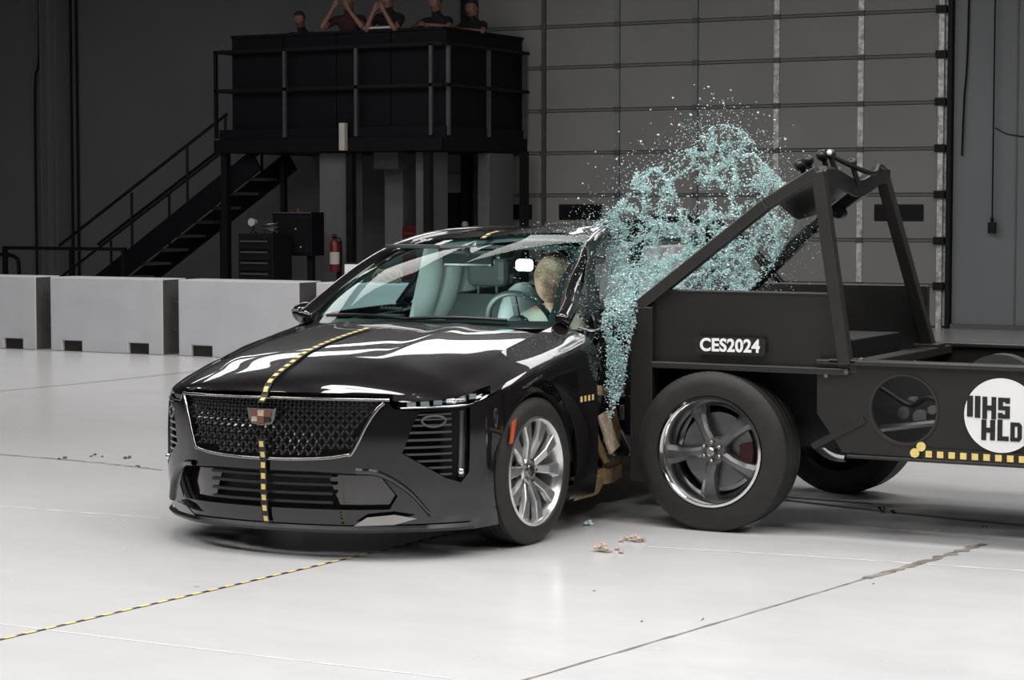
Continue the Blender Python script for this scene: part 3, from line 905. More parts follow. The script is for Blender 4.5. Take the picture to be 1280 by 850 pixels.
# corner vents with slats, fog lamp and light blade; headlamps
for sd in (-1, 1):
    vt = VENT if sd > 0 else mir(VENT)
    us = np.linspace(.60, 1.0, 12)
    MB().grid([[S(sd * a, z, -.075) for a in us] for z in (.30, .42, .55, .70)]).build('vent_back', M['under'], car)
    vp = np.array(VENT)
    for k in range(10):
        z = .375 + k * .031
        row = [a for a in np.linspace(.64, .90, 40) if inside(vp, np.array([(a, z)]))[0]]
        if len(row) < 4: continue
        a0, a1 = row[0] - .03, min(row[-1] + .03, .885)
        if a1 - a0 < .03: continue
        us = np.linspace(a0, a1, 10)
        MB().grid([[S(sd * a, z - .006, -.045) for a in us], [S(sd * a, z - .005, -.012) for a in us], [S(sd * a, z + .005, -.010) for a in us], [S(sd * a, z + .007, -.045) for a in us]]).build('vent_slat', M['grillem'], car)
    # light blade
    bl = [(.925, .675), (.950, .675), (.942, .36), (.915, .36)]
    panel('light_blade', bl if sd > 0 else mir(bl), 'lens', st=.04, off=-.004)
    MB().tube([S(sd * (.940 - .012 * k / 8), .67 - .30 * k / 8, -.022) for k in range(9)], .010, 8).build('light_guide', M['rail'], car, smooth=60)
    c = S(sd * .925, .385, -.006)
    MB().ball(c, .016, 10, 8).build('corner_sensor', M['alu'], car, smooth=180)
    rg = [(.80 + .055 * math.cos(t_) , .615 + .030 * math.sin(t_)) for t_ in np.linspace(0, 2 * math.pi, 25)]
    MB().tube([S(sd * a, b, -.008) for a, b in rg], .006, 6).build('fog_ring', M['rail'], car, smooth=60)
    # headlamp: dark housing, projector row, clear lens
    HL = [(.635, .715), (.72, .695), (.98, .708), (1.09, .745), (1.13, .80), (1.06, .805), (.95, .790), (.80, .775), (.66, .765)]
    hp_ = HL if sd > 0 else mir(HL)
    ho = panel('headlamp', hp_, 'blackgloss', st=.03, off=-.045)
    for k in range(6):
        a = .70 + k * .062
        z = .735 + k * .005
        c = Vector(S(sd * a, z, -.03)); c2 = Vector(S(sd * a, z, .02)); d = (c2 - c).normalized()
        q = MB().box(-.021, .021, -.012, .012, -.014, .014)
        an = math.atan2(d.x, -d.y)
        rot = Matrix.Rotation(an, 3, 'Z')
        q.v = [tuple(c + rot @ Vector(v)) for v in q.v]
        q.build('projector', M['led'], ho, bevel=.004)
    MB().tube([S(sd * a, .705 + max(0, a - .98) * .3, -.012) for a in np.linspace(.65, 1.08, 14)], .005, 6).build('lamp_strip', M['led'], ho, smooth=60)
    panel('headlamp_lens', hp_, 'lens', st=.03, off=-.002, parent=ho)
    mkp = [(uA - .245, .585), (uA - .215, .60), (uA - .245, .49), (uA - .272, .485)]
    panel('side_marker', mkp if sd > 0 else mir(mkp), 'amber', st=.03, off=.004)
# front fenders
for sd in (-1, 1):
    y1 = .60
    ar = []
    a_s = math.pi - math.acos(.30 / AR)
    for i in range(20):
        t_ = a_s + (-math.asin(.185 / AR) - a_s) * i / 19
        ar.append((uA + AR * math.cos(t_), .345 + AR * math.sin(t_)))
    po = [(uF + .004, .765), (uF + .004, zF)] + ar + [(uA + y1, .16), (uA + y1, .90), (uA + .45, .90), (uF + .004, .90), (.62, .90), (.615, .80), (.66, .772), (.80, .782), (.95, .797), (1.06, .811), (1.135, .806), (1.10, .748)]
    panel('front_fender', po if sd > 0 else mir(po), 'paint', st=.028)
    # wheel arch liner
    mb = MB()
    cx = sd * .93
    rr = []
    for xo, xi in ((.918, .79), (.62, .62)):
        rr.append([(sd * (xo if 0 < t_ < math.pi * .93 else xi), (AR - .002) * math.cos(t_), .345 + (AR - .002) * math.sin(t_)) for t_ in np.linspace(-.4, math.pi + .4, 48)])
    mb.grid(rr).build('wheel_liner', M['under'], car)
# doors, quarters, rear
def side_panel(name, y0, y1, extra=None, m='paint', sds=(-1, 1), v0=.16):
    for sd in sds:
        a, b = uA + y0 + .005, uA + y1 - .005
        po = [(a, v0), (b, v0), (b, .90), (a, .90)]
        if extra: po = extra
        panel(name, po if sd > 0 else mir(po), m, st=.045)
side_panel('front_door', .60, 1.72, v0=.24, sds=(-1,))
side_panel('front_door', .84, 1.72, v0=.24, sds=(1,))
side_panel('rear_door', 1.72, 2.62, v0=.24)
ar = arch(2.95, a0=math.pi + .45, a1=-.45)
q = [(uA + 2.625, .90), (uA + 2.625, .24)] + [p for p in ar] + [(UMAX - .001, .16), (UMAX - .001, .90)]
q = [(uA + 2.625, .24)] + [p for p in ar[1:-1]] + [(uA + 3.45, .20), (UMAX - .001, .2), (UMAX - .001, .90), (uA + 2.625, .90)]
side_panel('rear_quarter', 0, 0, extra=q)
for sd in (-1, 1):
    MB().grid([[crush((sd * x, y, z)) for y in np.linspace(.42, 2.60, 30)] for x, z in ((.70, .13), (.90, .14), (.925, .19), (.92, .235), (.86, .25))]).build('side_sill', M['gold' if sd > 0 else 'paint'], car, smooth=50)

# hood: leading edge follows the bumper, crown from the measured centre line
CY = [-.868, -.862, -.833, -.776, -.68, -.535, -.29, -.05, .12, .30]
CZ = [.748, .757, .784, .815, .852, .902, .948, .979, .998, 1.012]
def hood_pt(s, j, lift=0.0):
    w0 = .61
    ss = abs(s)
    # front edge point
    pf = S(s * u_x(w0), .905)
    ye = .36
    # edge curve (side shut line) parameter: from front corner to the cowl corner
    ue = u_x(w0) + (uA + ye - u_x(w0)) * j
    pe = S((1 if s >= 0 else -1) * ue, .905)
    yc = -.868 + (.24 + .868) * (j ** .9)
    zc = cr(CY, CZ, yc)
    k = ss ** 2.2
    wx = abs(pe[0])
    x = s * (w0 + (wx - w0) * 1.0) if j > 0 else pf[0]
    yfe = pf[1]
    # blend centre line row and edge row
    bl = ss ** 2
    y = yc + (pe[1] - yc) * bl
    if j < .25: 
        t_ = 1 - j / .25
        y = y * (1 - t_) + (pf[1] + (y - (yc + (S(math.copysign(u_x(w0), s), .905)[1] - yc) * bl)) ) * t_ if False else y
    ze = pe[2] - .014 * pe[0]
    z = zc + (ze - zc) * (ss ** 2.6)
    # pressed crease lines
    cpos = .60 - .12 * j
    cre = math.exp(-((ss - cpos) / .09) ** 2) * .006 * min(1, j * 3)
    val = -math.exp(-((ss - .25) / .20) ** 2) * .002 * min(1, j * 3)
    return (x, y, z + cre + val + .014 * x + lift)
mb = MB()
js = [((i / 44) ** 1.35) for i in range(45)]
mb.grid([[hood_pt(s, j) for s in np.linspace(-1, 1, 61)] for j in js])
mb.build('hood', M['paint'], car, smooth=60, solid=.012)
# cowl and wipers
cw = MB().grid([[(.74 * s, .18 + .32 * s * s + d, zz + .014 * .74 * s - .015 * s * s) for s in np.linspace(-1, 1, 21)] for d, zz in ((0, .985), (.10, .975), (.22, .985))])
cw.build('cowl', M['black'], car)
for x0, x1 in ((-.55, .02), (.0, .52)):
    MB().tube([(x0 + (x1 - x0) * k / 8, .30 + .22 * ((x0 + (x1 - x0) * k / 8) / .7) ** 2 + .03, 1.018 + .012 * math.sin(k / 8 * 3.1)) for k in range(9)], .009, 6).build('wiper', M['black'], car)

# greenhouse -------------------------------------------------------------------
RAIL = [(.765, .56, 1.00), (.712, .86, 1.165), (.640, 1.12, 1.300), (.598, 1.42, 1.382), (.580, 1.8, 1.425), (.578, 2.4, 1.435), (.59, 2.9, 1.400), (.62, 3.35, 1.27), (.67, 3.72, 1.085)]
def rail_pts(sd, n=8): return [crush((sd * p.x, p.y, p.z)) for p in spline(RAIL, n)]
for sd in (-1, 1):
    pts = rail_pts(sd)
    MB().tube(pts, [(.030, .042)] * len(pts), 12).build('roof_rail', M['paint'], car, smooth=180)
    # B and C pillars
    b0 = crush((sd * .86, 1.70, 1.02)); b1 = crush((sd * .60, 1.80, 1.40))
    MB().bar(b0, b1, .10, .03, (1, 0, 0)).build('door_pillar', M['blackgloss'], car, bevel=.008)
    c0 = crush((sd * .86, 2.62, 1.03)); c1 = crush((sd * .60, 2.75, 1.40))
    MB().bar(c0, c1, .06, .03, (1, 0, 0)).build('rear_pillar', M['blackgloss'], car, bevel=.008)
def wsp(s, t, o=0.0):
    b = Vector((.715 * s, .30 + .26 * s * s, .992 - .010 * s * s))
    h_ = Vector((.575 * s, 1.20 + .06 * s * s, 1.418 - .055 * s * s))
    p = b.lerp(h_, t)
    p += Vector((0, -.35, .8)).normalized() * (.045 * math.sin(math.pi * t) + o)
    c = crush(tuple(p))
    return c
MB().grid([[wsp(s, t) for s in np.linspace(-1, 1, 31)] for t in np.linspace(0, 1, 17)]).build('windshield', M['ws'], car, smooth=180, solid=0)
# black band printed round the glass
for nm, sr, tr_ in (('windshield_band_top', np.linspace(-1, 1, 21), (.90, 1.0)), ('windshield_band_low', np.linspace(-1, 1, 21), (0, .06))):
    MB().grid([[wsp(s, t, -.012) for s in sr] for t in np.linspace(tr_[0], tr_[1], 3)]).build(nm, M['black'], car)
for sd in (-1, 1):
    MB().grid([[wsp(sd * s, t, -.012) for s in (.955, .98, 1.0)] for t in np.linspace(0, 1, 12)]).build('windshield_band_side', M['black'], car)
RZ = ([1.2, 1.5, 2.0, 2.5, 2.95], [1.424, 1.455, 1.468, 1.460, 1.415])
def roofp(s, y):
    rw = cr([p[1] for p in RAIL], [p[0] for p in RAIL], y); rz = cr([p[1] for p in RAIL], [p[2] for p in RAIL], y)
    zc = cr(RZ[0], RZ[1], y)
    z = rz + .012 + (zc - rz - .012) * (1 - abs(s) ** 2.5)
    return crush((rw * s, y + .06 * s * s * (1 if y < 1.4 else 0), z))
MB().grid([[roofp(s, y) for s in np.linspace(-1, 1, 31)] for y in np.linspace(1.2, 2.95, 24)]).build('roof', M['paint'], car, smooth=60, solid=.02)
MB().grid([[(.57 * s, 1.26 + (2.9 - 1.26) * t, 1.375 - .03 * s * s + .04 * math.sin(math.pi * t) + .014 * .57 * s) for s in np.linspace(-1, 1, 13)] for t in np.linspace(0, 1, 9)]).build('headliner', M['seat'], car)
# rear screen and boot lid
MB().grid([[Vector((.59 * s, 2.95, 1.412 - .02 * s * s)).lerp(Vector((.65 * s, 3.68, 1.10)), t) for s in np.linspace(-1, 1, 13)] for t in np.linspace(0, 1, 8)]).build('rear_screen', M['sideg'], car, smooth=180, solid=0)
MB().grid([[(.79 * s, 3.66 + t * .42 - .06 * s * s * t, 1.085 - .02 * t - .02 * s * s) for s in np.linspace(-1, 1, 15)] for t in np.linspace(0, 1, 6)]).build('boot_lid', M['paint'], car, smooth=60, solid=.01)
# side glass, right side only: the left panes have burst
for (y0, y1) in ((.66, 1.66), (1.78, 2.66)):
    rows = []
    for t in np.linspace(0, 1, 6):
        row = []
        for y in np.linspace(y0, y1, 9):
            lo = Vector((-.835, y, 1.02)); rx = cr([p[1] for p in RAIL], [p[0] for p in RAIL], max(y, .6)); rz_ = cr([p[1] for p in RAIL], [p[2] for p in RAIL], max(y, .6))
            row.append(lo.lerp(Vector((-rx - .012, y, rz_)), t) + Vector((0, 0, -.01)))
        rows.append(row)
    MB().grid(rows).build('side_window', M['sideg'], car, smooth=180, solid=0)
# right door mirror, left mirror base torn off
mr = MB().ball((0, 0, 0), 1, 14, 10)
mr.v = [(-.905 + v[0] * .085, .80 + v[1] * .05 + (.02 if v[1] > 0 else 0), 1.005 + v[2] * .06) for v in mr.v]
mo = mr.build('door_mirror', M['paint'], car, smooth=180)
MB().bar((-.86, .80, .985), (-.76, .80, .975), .05, .03).build('mirror_arm', M['black'], mo)
MB().grid([[(-.905 + .065 * a, .852, 1.005 + .04 * b) for a in (-1, 0, 1)] for b in (-1, 0, 1)]).build('mirror_glass', M['chrome'], mo)
MB().box(-.965, -.915, .748, .758, 1.015, 1.027).build('turn_lamp', M['chrome'], mo, bevel=.003)

# floor pan, dash, seats, wheel
MB().box(-.72, .55, -.42, 3.9, .17, .30).build('floor_pan', M['under'], car, bevel=.02)
MB().box(-.50, .50, -.55, .55, .30, .66).build('engine_block', M['under'], car, bevel=.04)
ds = MB().grid([[(.68 * s if s < 0 else .56 * s, y + .12 * s * s, z + .014 * .6 * s) for s in np.linspace(-1, 1, 17)] for y, z in ((.42, .96), (.62, .985), (.80, .985), (.90, .95), (.93, .82), (.90, .60))])
ds.build('dashboard', M['interior'], car, smooth=60, solid=.01)
for x in (-.40, .27):
    sb_ = MB().grid([[(x + .25 * a * (1 - .12 * t), 1.50 + .38 * t - .05 * (1 - a * a) + .04 * abs(a), .52 + .56 * t) for a in np.linspace(-1, 1, 9)] for t in np.linspace(0, 1, 9)])
    so = sb_.build('seat_back', M['seat'], car, smooth=180, solid=.12)
    MB().box(x - .25, x + .25, .98, 1.52, .38, .52).build('seat_cushion', M['seat'], so, bevel=.05)
    MB().box(x - .13, x + .13, 1.86, 1.96, 1.12, 1.30).build('head_rest', M['seat'], so, bevel=.04)
    MB().tube([(x - .06, 1.9, 1.0), (x - .06, 1.9, 1.14)], .008, 6).tube([(x + .06, 1.9, 1.0), (x + .06, 1.9, 1.14)], .008, 6).build('head_rest_rods', M['alu'], so)
MB().box(-.62, .48, 2.55, 2.72, .5, 1.12).build('rear_seat_back', M['seat'], car, bevel=.06)
MB().box(-.62, .48, 2.05, 2.6, .36, .54).build('rear_seat_cushion', M['seat'], car, bevel=.06)
swc = Vector((.32, .96, .97))
tl = Matrix.Rotation(R(-62), 3, 'X')
sw = MB().tube([swc + tl @ Vector((.185 * math.cos(a), .185 * math.sin(a), 0)) for a in np.linspace(0, 2 * math.pi, 41)], .016, 8, caps=False).build('steering_wheel', M['interior'], car, smooth=180)
hb = MB()
hb.ball(tuple(swc - tl @ Vector((0, 0, .03))), .065, 12, 8)
hb.build('steering_hub', M['interior'], sw, smooth=180)
for a in (0, math.pi, -math.pi / 2): MB().bar(swc + tl @ Vector((.05 * math.cos(a), .05 * math.sin(a), -.015)), swc + tl @ Vector((.18 * math.cos(a), .18 * math.sin(a), 0)), .03, .014).build('steering_spoke', M['interior'], sw)
MB().tube([swc - tl @ Vector((0, 0, .03)), swc + Vector((0, -.3, -.12))], .03, 8).build('steering_column', M['interior'], sw)
im = MB().box(-.17, .13, .99, 1.03, 1.262, 1.345).build('inside_mirror', M['black'], car, bevel=.015)
MB().tube([(0, .98, 1.33), (0, .92, 1.36)], .012, 6).build('mirror_stalk', M['black'], im)
MB().box(-.22, .16, 1.03, 1.20, 1.30, 1.372).build('roof_console', M['black'], car, bevel=.015)
# sun visors
for x in (-.41, .36): MB().box(x - .17, x + .17, 1.08, 1.25, 1.352, 1.372).build('sun_visor', M['interior'], car, bevel=.006)
# curtain air bags
def curtain(name, x0, x1, y0, y1, z0, z1, n, am):
    mb = MB()
    rows = []
    for i in range(15):
        t = i / 14
        rows.append([(x0 + (x1 - x0) * t + am * abs(math.sin(math.pi * n * (y - y0) / (y1 - y0))) * math.sin(math.pi * min(1, t * 1.1)) * (-1 if x0 > 0 else 1), y, z1 + (z0 - z1) * t) for y in np.linspace(y0, y1, 49)])
    return mb.grid(rows).build(name, M['bag'], car, smooth=180, solid=.03)
curtain('curtain_airbag', .545, .56, 1.50, 2.5, .80, 1.36, 5, .09)
curtain('curtain_airbag', -.58, -.70, 1.50, 2.6, .88, 1.36, 5, .05)
cb = MB().ball((0, 0, 0), 1, 18, 12)
cb.v = [(-.03 + v[0] * .10, 1.62 + v[1] * .22, .92 + v[2] * .24) for v in cb.v]
cb.build('centre_airbag', M['bag'], car, smooth=180)
# onboard lamp fixed behind the front seats
ol = MB().box(-.055, .055, 1.60, 1.65, 1.222, 1.288).build('onboard_lamp', M['black'], car, bevel=.012)
rp = []
for cx_, cz_, a0 in ((.030, 1.265, 0), (-.030, 1.265, 90), (-.030, 1.245, 180), (.030, 1.245, 270)):
    rp += [(cx_ + .022 * math.cos(R(a0 + k * 18)), cz_ + .022 * math.sin(R(a0 + k * 18))) for k in range(6)]
MB().prism(rp, lambda a, b: (a, 1.592, b), lambda a, b: (a, 1.601, b)).build('lamp_face', M['lampglow'], ol)
# added fill lamps on the dash, there only to brighten the cabin
for x in (-.30, .12):
    dl = MB().box(x - .08, x + .08, .66, .70, .985, 1.02).build('cabin_fill', M['black'], car, bevel=.006)
    MB().box(x - .07, x + .07, .70, .704, .992, 1.014).build('cabin_fill_face', M['lampglow'], dl)
    ld = bpy.data.lights.new('cabin_fill_light', 'AREA')
    ld.shape = 'RECTANGLE'; ld.size = .14; ld.size_y = .02; ld.energy = 3.2
    ld.color = (.93, 1.0, .98)
    lo = bpy.data.objects.new('cabin_fill_light', ld)
    COL.objects.link(lo)
    lo.parent = dl
    lo.location = (x, .71, 1.005)
    lo.rotation_euler = (R(105), 0, 0)
# crash dummy in the driver seat
dm = thing('crash_dummy', 'seated crash test dummy with tan head behind the steering wheel', 'dummy', (-5.60 + .31, 8.86 + 1.18, .46))
J = {'pelvis': ((0, .05, .06), .15), 'waist': ((0.01, .09, .22), (.15, .12)), 'chest': ((.03, .12, .42), (.18, .13)), 'neck0': ((.055, .08, .58), .07), 'neck': ((.065, .05, .62), .055), 'neck1': ((.075, .03, .68), .05)}
bn = [('pelvis', 'waist'), ('waist', 'chest'), ('chest', 'neck0'), ('neck0', 'neck'), ('neck', 'neck1')]
for sd, n in ((-1, 'r'), (1, 'l')):
    J['sh' + n] = ((.03 + sd * .17, .10, .50), .065)
    J['el' + n] = ((.03 + sd * .22, -.10, .32), .045)
    J['wr' + n] = ((.02 + sd * .16, -.26, .44), .032)
    J['hd' + n] = ((.02 + sd * .155, -.30, .47), (.035, .022))
    J['kn' + n] = ((sd * .13, -.42, .12), .065)
    J['ft' + n] = ((sd * .12, -.62, -.22), .045)
    bn += [('chest', 'sh' + n), ('sh' + n, 'el' + n), ('el' + n, 'wr' + n), ('wr' + n, 'hd' + n), ('pelvis', 'kn' + n), ('kn' + n, 'ft' + n)]
    for k in range(4):
        J['f%s%d' % (n, k)] = ((.02 + sd * .155 + (k - 1.5) * .018, -.36, .475), .009)
        bn.append(('hd' + n, 'f%s%d' % (n, k)))
    J['th' + n] = ((.02 + sd * .10, -.31, .49), .010)
    bn.append(('wr' + n, 'th' + n))
skin_body('body', J, bn, [M['dummy'], M['shirt']], lambda c: 1 if (c.z < .57 and not (c.y < -.2 and c.z > .3)) else 0, dm, sub=2)
hd = MB().ball((0, 0, 0), 1, 32, 24)
def face(v):
    x, y, z = v
    r_ = Vector((x * .098, y * .118, z * .135))
    if y < 0:
        f_ = -y
        g = lambda a, b, w_: math.exp(-((x - a) / w_) ** 2 - ((z - b) / w_) ** 2)
        r_.y -= (.030 * g(0, -.12, .16) + .010 * g(0, -.55, .3) + .008 * g(0, .25, .5) - .014 * g(.36, .06, .17) - .014 * g(-.36, .06, .17) - .006 * g(0, -.40, .14)) * f_
    if z < 0: r_.x *= 1 + .18 * z
    return tuple(Vector((.085, .0, .745)) + Matrix.Rotation(.18, 3, 'Y') @ r_)
hd.v = [face(v) for v in hd.v]
hd.build('head', M['dummy'], dm, smooth=180)
for s_ in (-1, 1): MB().ball((.085 + s_ * .098, .012, .74), .022, 10, 8, (.4, .8, 1.3)).build('ear', M['dummy'], dm, smooth=180)

# tape down the centre line
def tape(name, pts, width, pitch, parent, lift=.003, side=Vector((1, 0, 0)), dash=.52, yw=.64, nrm=None):
    pts = [Vector(p) for p in pts]
    Ls = [0]
    for i in range(1, len(pts)): Ls.append(Ls[-1] + (pts[i] - pts[i - 1]).length)
    def at(s):
        i = int(np.searchsorted(Ls, s)) ; i = min(max(i, 1), len(pts) - 1)
        k = (s - Ls[i - 1]) / max(1e-9, Ls[i] - Ls[i - 1])
        return pts[i - 1].lerp(pts[i], k), (pts[i] - pts[i - 1]).normalized()
    mb = MB()
    n = int(Ls[-1] / pitch)
    def strip(s0, s1, wd, lf):
        rows = []
        for s in np.linspace(s0, s1, 3):
            p, d = at(s)
            nn = side.cross(d).normalized() if nrm is None else nrm
            rows.append([p - side * wd / 2 + nn * lf, p + side * wd / 2 + nn * lf])
        mb.grid(rows)
    for i in range(n):
        mb.cur = 0
        strip(i * pitch, (i + 1) * pitch, width, lift)
        mb.cur = 1
        strip((i + .5 - dash / 2) * pitch, (i + .5 + dash / 2) * pitch, width * yw, lift + .0015)
    return mb.build(name, [M['tblack'], M['yellow']], parent)
fpts = [Vector(S(0, v, .012)) for v in (.15, .2, .3, .4, .45)] + [Vector((0, -.905, .52)), Vector((0, -.91, .585))]
tape('centre_tape', fpts, .036, .049, car, side=Vector((1, 0, 0)))
fpts = [Vector((0, -.905, .695)), Vector(S(0, .80, .016))] + [Vector(hood_pt(0.0, j)) for j in np.linspace(0.004, .80, 40)]
fpts = [p + Vector((0, -.003, .004)) for p in fpts]
tape('centre_tape', fpts, .036, .049, car, side=Vector((1, 0, 0)))
tape('roof_tape', [Vector(wsp(0, .93)) + Vector((0, -.006, .008)), Vector(wsp(0, 1.0)) + Vector((0, -.006, .01))] + [Vector(roofp(0, y)) + Vector((0, 0, .006)) for y in np.linspace(1.21, 1.32, 5)], .034, .045, car, side=Vector((1, 0, 0)))
dtp = [Vector(S(uA + y, .632, .003)) for y in np.linspace(.385, .55, 9)]
mb = MB()
for i in range(8):
    mb.cur = 1 if i % 2 else 0
    a, b = dtp[i], dtp[i + 1]
    mb.add([a + Vector((0.002, 0, -.014)), b + Vector((0.002, 0, -.014)), b + Vector((0.002, 0, .014)), a + Vector((0.002, 0, .014))], [(0, 1, 2, 3)])
mb.build('fender_tape', [M['tblack'], M['yellow']], car)

# wheels
def tyre_mb(R_, rr, W, grooves=4):
    h = W / 2
    pr = [(-h * .80, rr), (-h * .95, rr + .015), (-h, (R_ + rr) / 2), (-h * .93, R_ - .028), (-h * .80, R_ - .006)]
    n = grooves
    span = 1.5 * h
    x = -h * .75
    gw = .006
    st_ = span / (n + 1)
    pr.append((x, R_))
    for i in range(1, n + 1):
        gx = -h * .75 + st_ * i
        pr += [(gx - gw, R_), (gx - gw * .7, R_ - .008), (gx + gw * .7, R_ - .008), (gx + gw, R_)]
    pr.append((h * .75, R_))
    pr += [(h * .80, R_ - .006), (h * .93, R_ - .028), (h, (R_ + rr) / 2), (h * .95, rr + .015), (h * .80, rr)]
    return pr
def car_wheel(x, y, sd, steer=0.0):
    R_, rr, W = .345, .250, .235
    rot = (0, 0, steer + (0 if sd > 0 else math.pi))
    loc = (x - sd * W / 2, y, R_)
    ty = MB().lathe(tyre_mb(R_, rr, W), 'x', 72).build('tyre', M['tyre'], car, smooth=35, loc=loc, rot=rot)
    rim = MB().lathe([(.085, .256), (.108, .258), (.112, .246), (.100, .236), (.06, .225), (-.08, .222), (-.09, .25), (-.075, .252), (.0, .235), (.06, .238)], 'x', 64).build('rim', M['alu'], car, smooth=35, loc=loc, rot=rot)
    sv = []
    for k in range(5):
        for d in (-1, 1):
            a = 2 * math.pi * k / 5 + d * .19 + .25
            a2 = 2 * math.pi * k / 5 + d * .33 + .25
            c0 = Vector((.066, .052 * math.cos(a), .052 * math.sin(a)))
            c1 = Vector((.098, .235 * math.cos(a2), .235 * math.sin(a2)))
            t0 = Vector((0, -math.sin(a), math.cos(a))); t1 = Vector((0, -math.sin(a2), math.cos(a2)))
            v = []
            for c, t_, w_ in ((c0, t0, .016), ((c0 + c1) / 2 + Vector((.012, 0, 0)), (t0 + t1) / 2, .019), (c1, t1, .029)):
                v += [c - t_ * w_ * 1.3 + Vector((-.03, 0, 0)), c - t_ * w_, c + t_ * w_, c + t_ * w_ * 1.3 + Vector((-.03, 0, 0))]
            f = []
            for i in range(2):
                for q in range(4): f.append((i * 4 + q, i * 4 + (q + 1) % 4, (i + 1) * 4 + (q + 1) % 4, (i + 1) * 4 + q))
            f += [(3, 2, 1, 0), (8, 9, 10, 11)]
            mk('spoke', v, f, M['alu'], rim, bevel=.004)
    MB().lathe([(.03, .001), (.03, .070), (.062, .066), (.070, .055), (.070, .001)], 'x', 32).build('hub', M['alu'], rim, smooth=35)
    MB().lathe([(.068, .001), (.068, .032), (.078, .028), (.080, .001)], 'x', 24).build('centre_cap', M['chrome'], rim, smooth=35)
    for k in range(5):
        a = 2 * math.pi * k / 5
        MB().lathe([(.060, .001), (.060, .010), (.080, .008), (.080, .001)], 'x', 8, (0, .049 * math.cos(a), .049 * math.sin(a))).build('lug_nut', M['chrome'], rim)
    MB().lathe([(-.03, .05), (-.03, .175), (-.005, .175), (-.005, .05)], 'x', 48).build('brake_disc', M['rail'], rim, smooth=35)
    MB().prism([(.18 * math.cos(a), .18 * math.sin(a)) for a in np.linspace(.2, 1.1, 8)] + [(.11 * math.cos(a), .11 * math.sin(a)) for a in np.linspace(1.1, .2, 8)], lambda a, b: (.025, a, b), lambda a, b: (-.06, a, b)).build('brake_caliper', M['dark'], rim)
car_wheel(.925, .015, 1, R(-2))
car_wheel(-.925, .0, -1, R(-2))
car_wheel(.72, 2.95, 1)
car_wheel(-.925, 2.95, -1)

# crushed metal and torn trim showing behind the front fender
def crumple(name, pts_fn, nu, nv, m, amp, parent, seed, solid=.006):
    rows = []
    for i in range(nu):
        row = []
        for j in range(nv):
            p = Vector(pts_fn(i / (nu - 1), j / (nv - 1)))
            q = p * 7 + Vector((seed, seed * 2, 0))
            p += noise.noise_vector(q) * amp + noise.noise_vector(q * 2.7) * amp * .4
            row.append(p)
        rows.append(row)
    return MB().grid(rows).build(name, M[m], parent, smooth=25, solid=solid)
crumple('torn_door_skin', lambda a, b: (.86 - .10 * a, .80 + .35 * a, .32 + .58 * b), 9, 12, 'paint', .04, car, 1.0)
crumple('bent_hinge_pillar', lambda a, b: (.80 - .03 * b, .62 + .16 * a, .26 + .70 * b), 5, 14, 'black', .02, car, 3.0)
crumple('bent_window_frame', lambda a, b: (.80 - .12 * b, .74 + .10 * a + .26 * b, .99 + .40 * b), 5, 12, 'black', .018, car, 21.0, .012)
crumple('bent_door_top', lambda a, b: (.83 - .16 * a, .72 + .42 * a, .88 + .16 * b), 10, 6, 'black', .03, car, 25.0, .01)
crumple('hinge_plate', lambda a, b: (.885 - .01 * b, .615 + .075 * a * (1 - .5 * b), .60 - .20 * b), 4, 7, 'drib', .010, car, 4.0)
crumple('torn_foam', lambda a, b: (.90 - .02 * a, .63 + .16 * a, .655 + .045 * b - .02 * a), 8, 4, 'tan', .010, car, 5.0, .012)
crumple('torn_bracket', lambda a, b: (.90 + .02 * b, .70 + .10 * a + .10 * b, .535 + .03 * a - .19 * b), 4, 7, 'rubble', .008, car, 7.0, .012)
crumple('torn_rib', lambda a, b: (.89, .66 + .06 * a + .12 * b, .46 - .16 * b), 3, 7, 'gold', .010, car, 17.0, .01)
crumple('torn_trim', lambda a, b: (.90 - .02 * b, .86 + .06 * a, .38 + .22 * b), 5, 6, 'gold', .02, car, 8.0)
crumple('crushed_sill_edge', lambda a, b: (.90 - .02 * a, .48 + .52 * a, .20 + .07 * b), 12, 4, 'gold', .02, car, 11.0)
MB().tube(spline([(.80, .66, .98), (.86, .70, .965), (.88, .76, .98), (.87, .80, 1.03)], 6), .006, 6).build('loose_trim_strip', M['alu'], car)

# ------------------------------------------------------------------ the moving barrier cart (heading left, into the car)
CX, CY0 = -4.12, 9.60
ct = thing('barrier_cart', 'black steel crash-test barrier cart with roll frame and five-spoke wheels, ramming the car', 'cart', (CX, CY0, 0))
def CL(p): return (p[0] - CX, p[1] - CY0, p[2])
def cbox(n, a, m='cart', bevel=.006, parent=None): return MB().box(a[0] - CX, a[1] - CX, a[2] - CY0, a[3] - CY0, a[4], a[5]).build(n, M[m], parent or ct, bevel=bevel)
YN, YF = 9.66, 11.30           # near and far side planes of the frame
# front box plates
sp = MB().prism([(-4.46, .815), (-3.46, .815), (-3.53, 1.165), (-4.46, 1.165)], lambda a, b: CL((a, YN + .025, b)), lambda a, b: CL((a, YN + .055, b))).build('side_plate', M['cart'], ct, bevel=.004)
cbox('side_plate_flange', (-4.46, -3.44, YN - .015, YN + .06, .785, .818), 'cartl', parent=sp)
cbox('side_plate_edge', (-4.46, -3.53, YN + .02, YN + .06, 1.158, 1.172), 'cartl', parent=sp)
sp2 = cbox('side_plate', (-4.46, -3.47, YF - .35, YF - .32, .815, 1.165))
cbox('front_plate', (-4.56, -4.46, YN + .02, YF - .05, .22, 1.10))
cbox('front_cheek', (-4.575, -4.455, YN - .01, YN + .06, .22, 1.085), 'cart')
hn = cbox('honeycomb_face', (-4.86, -4.56, YN + .50, YF - .10, .38, .86), 'cart', bevel=.02)
for z in (.50, .62, .74): cbox('honeycomb_bumper', (-4.88, -4.85, YN + .50, YF - .10, z - .04, z + .04), 'honey', parent=hn)
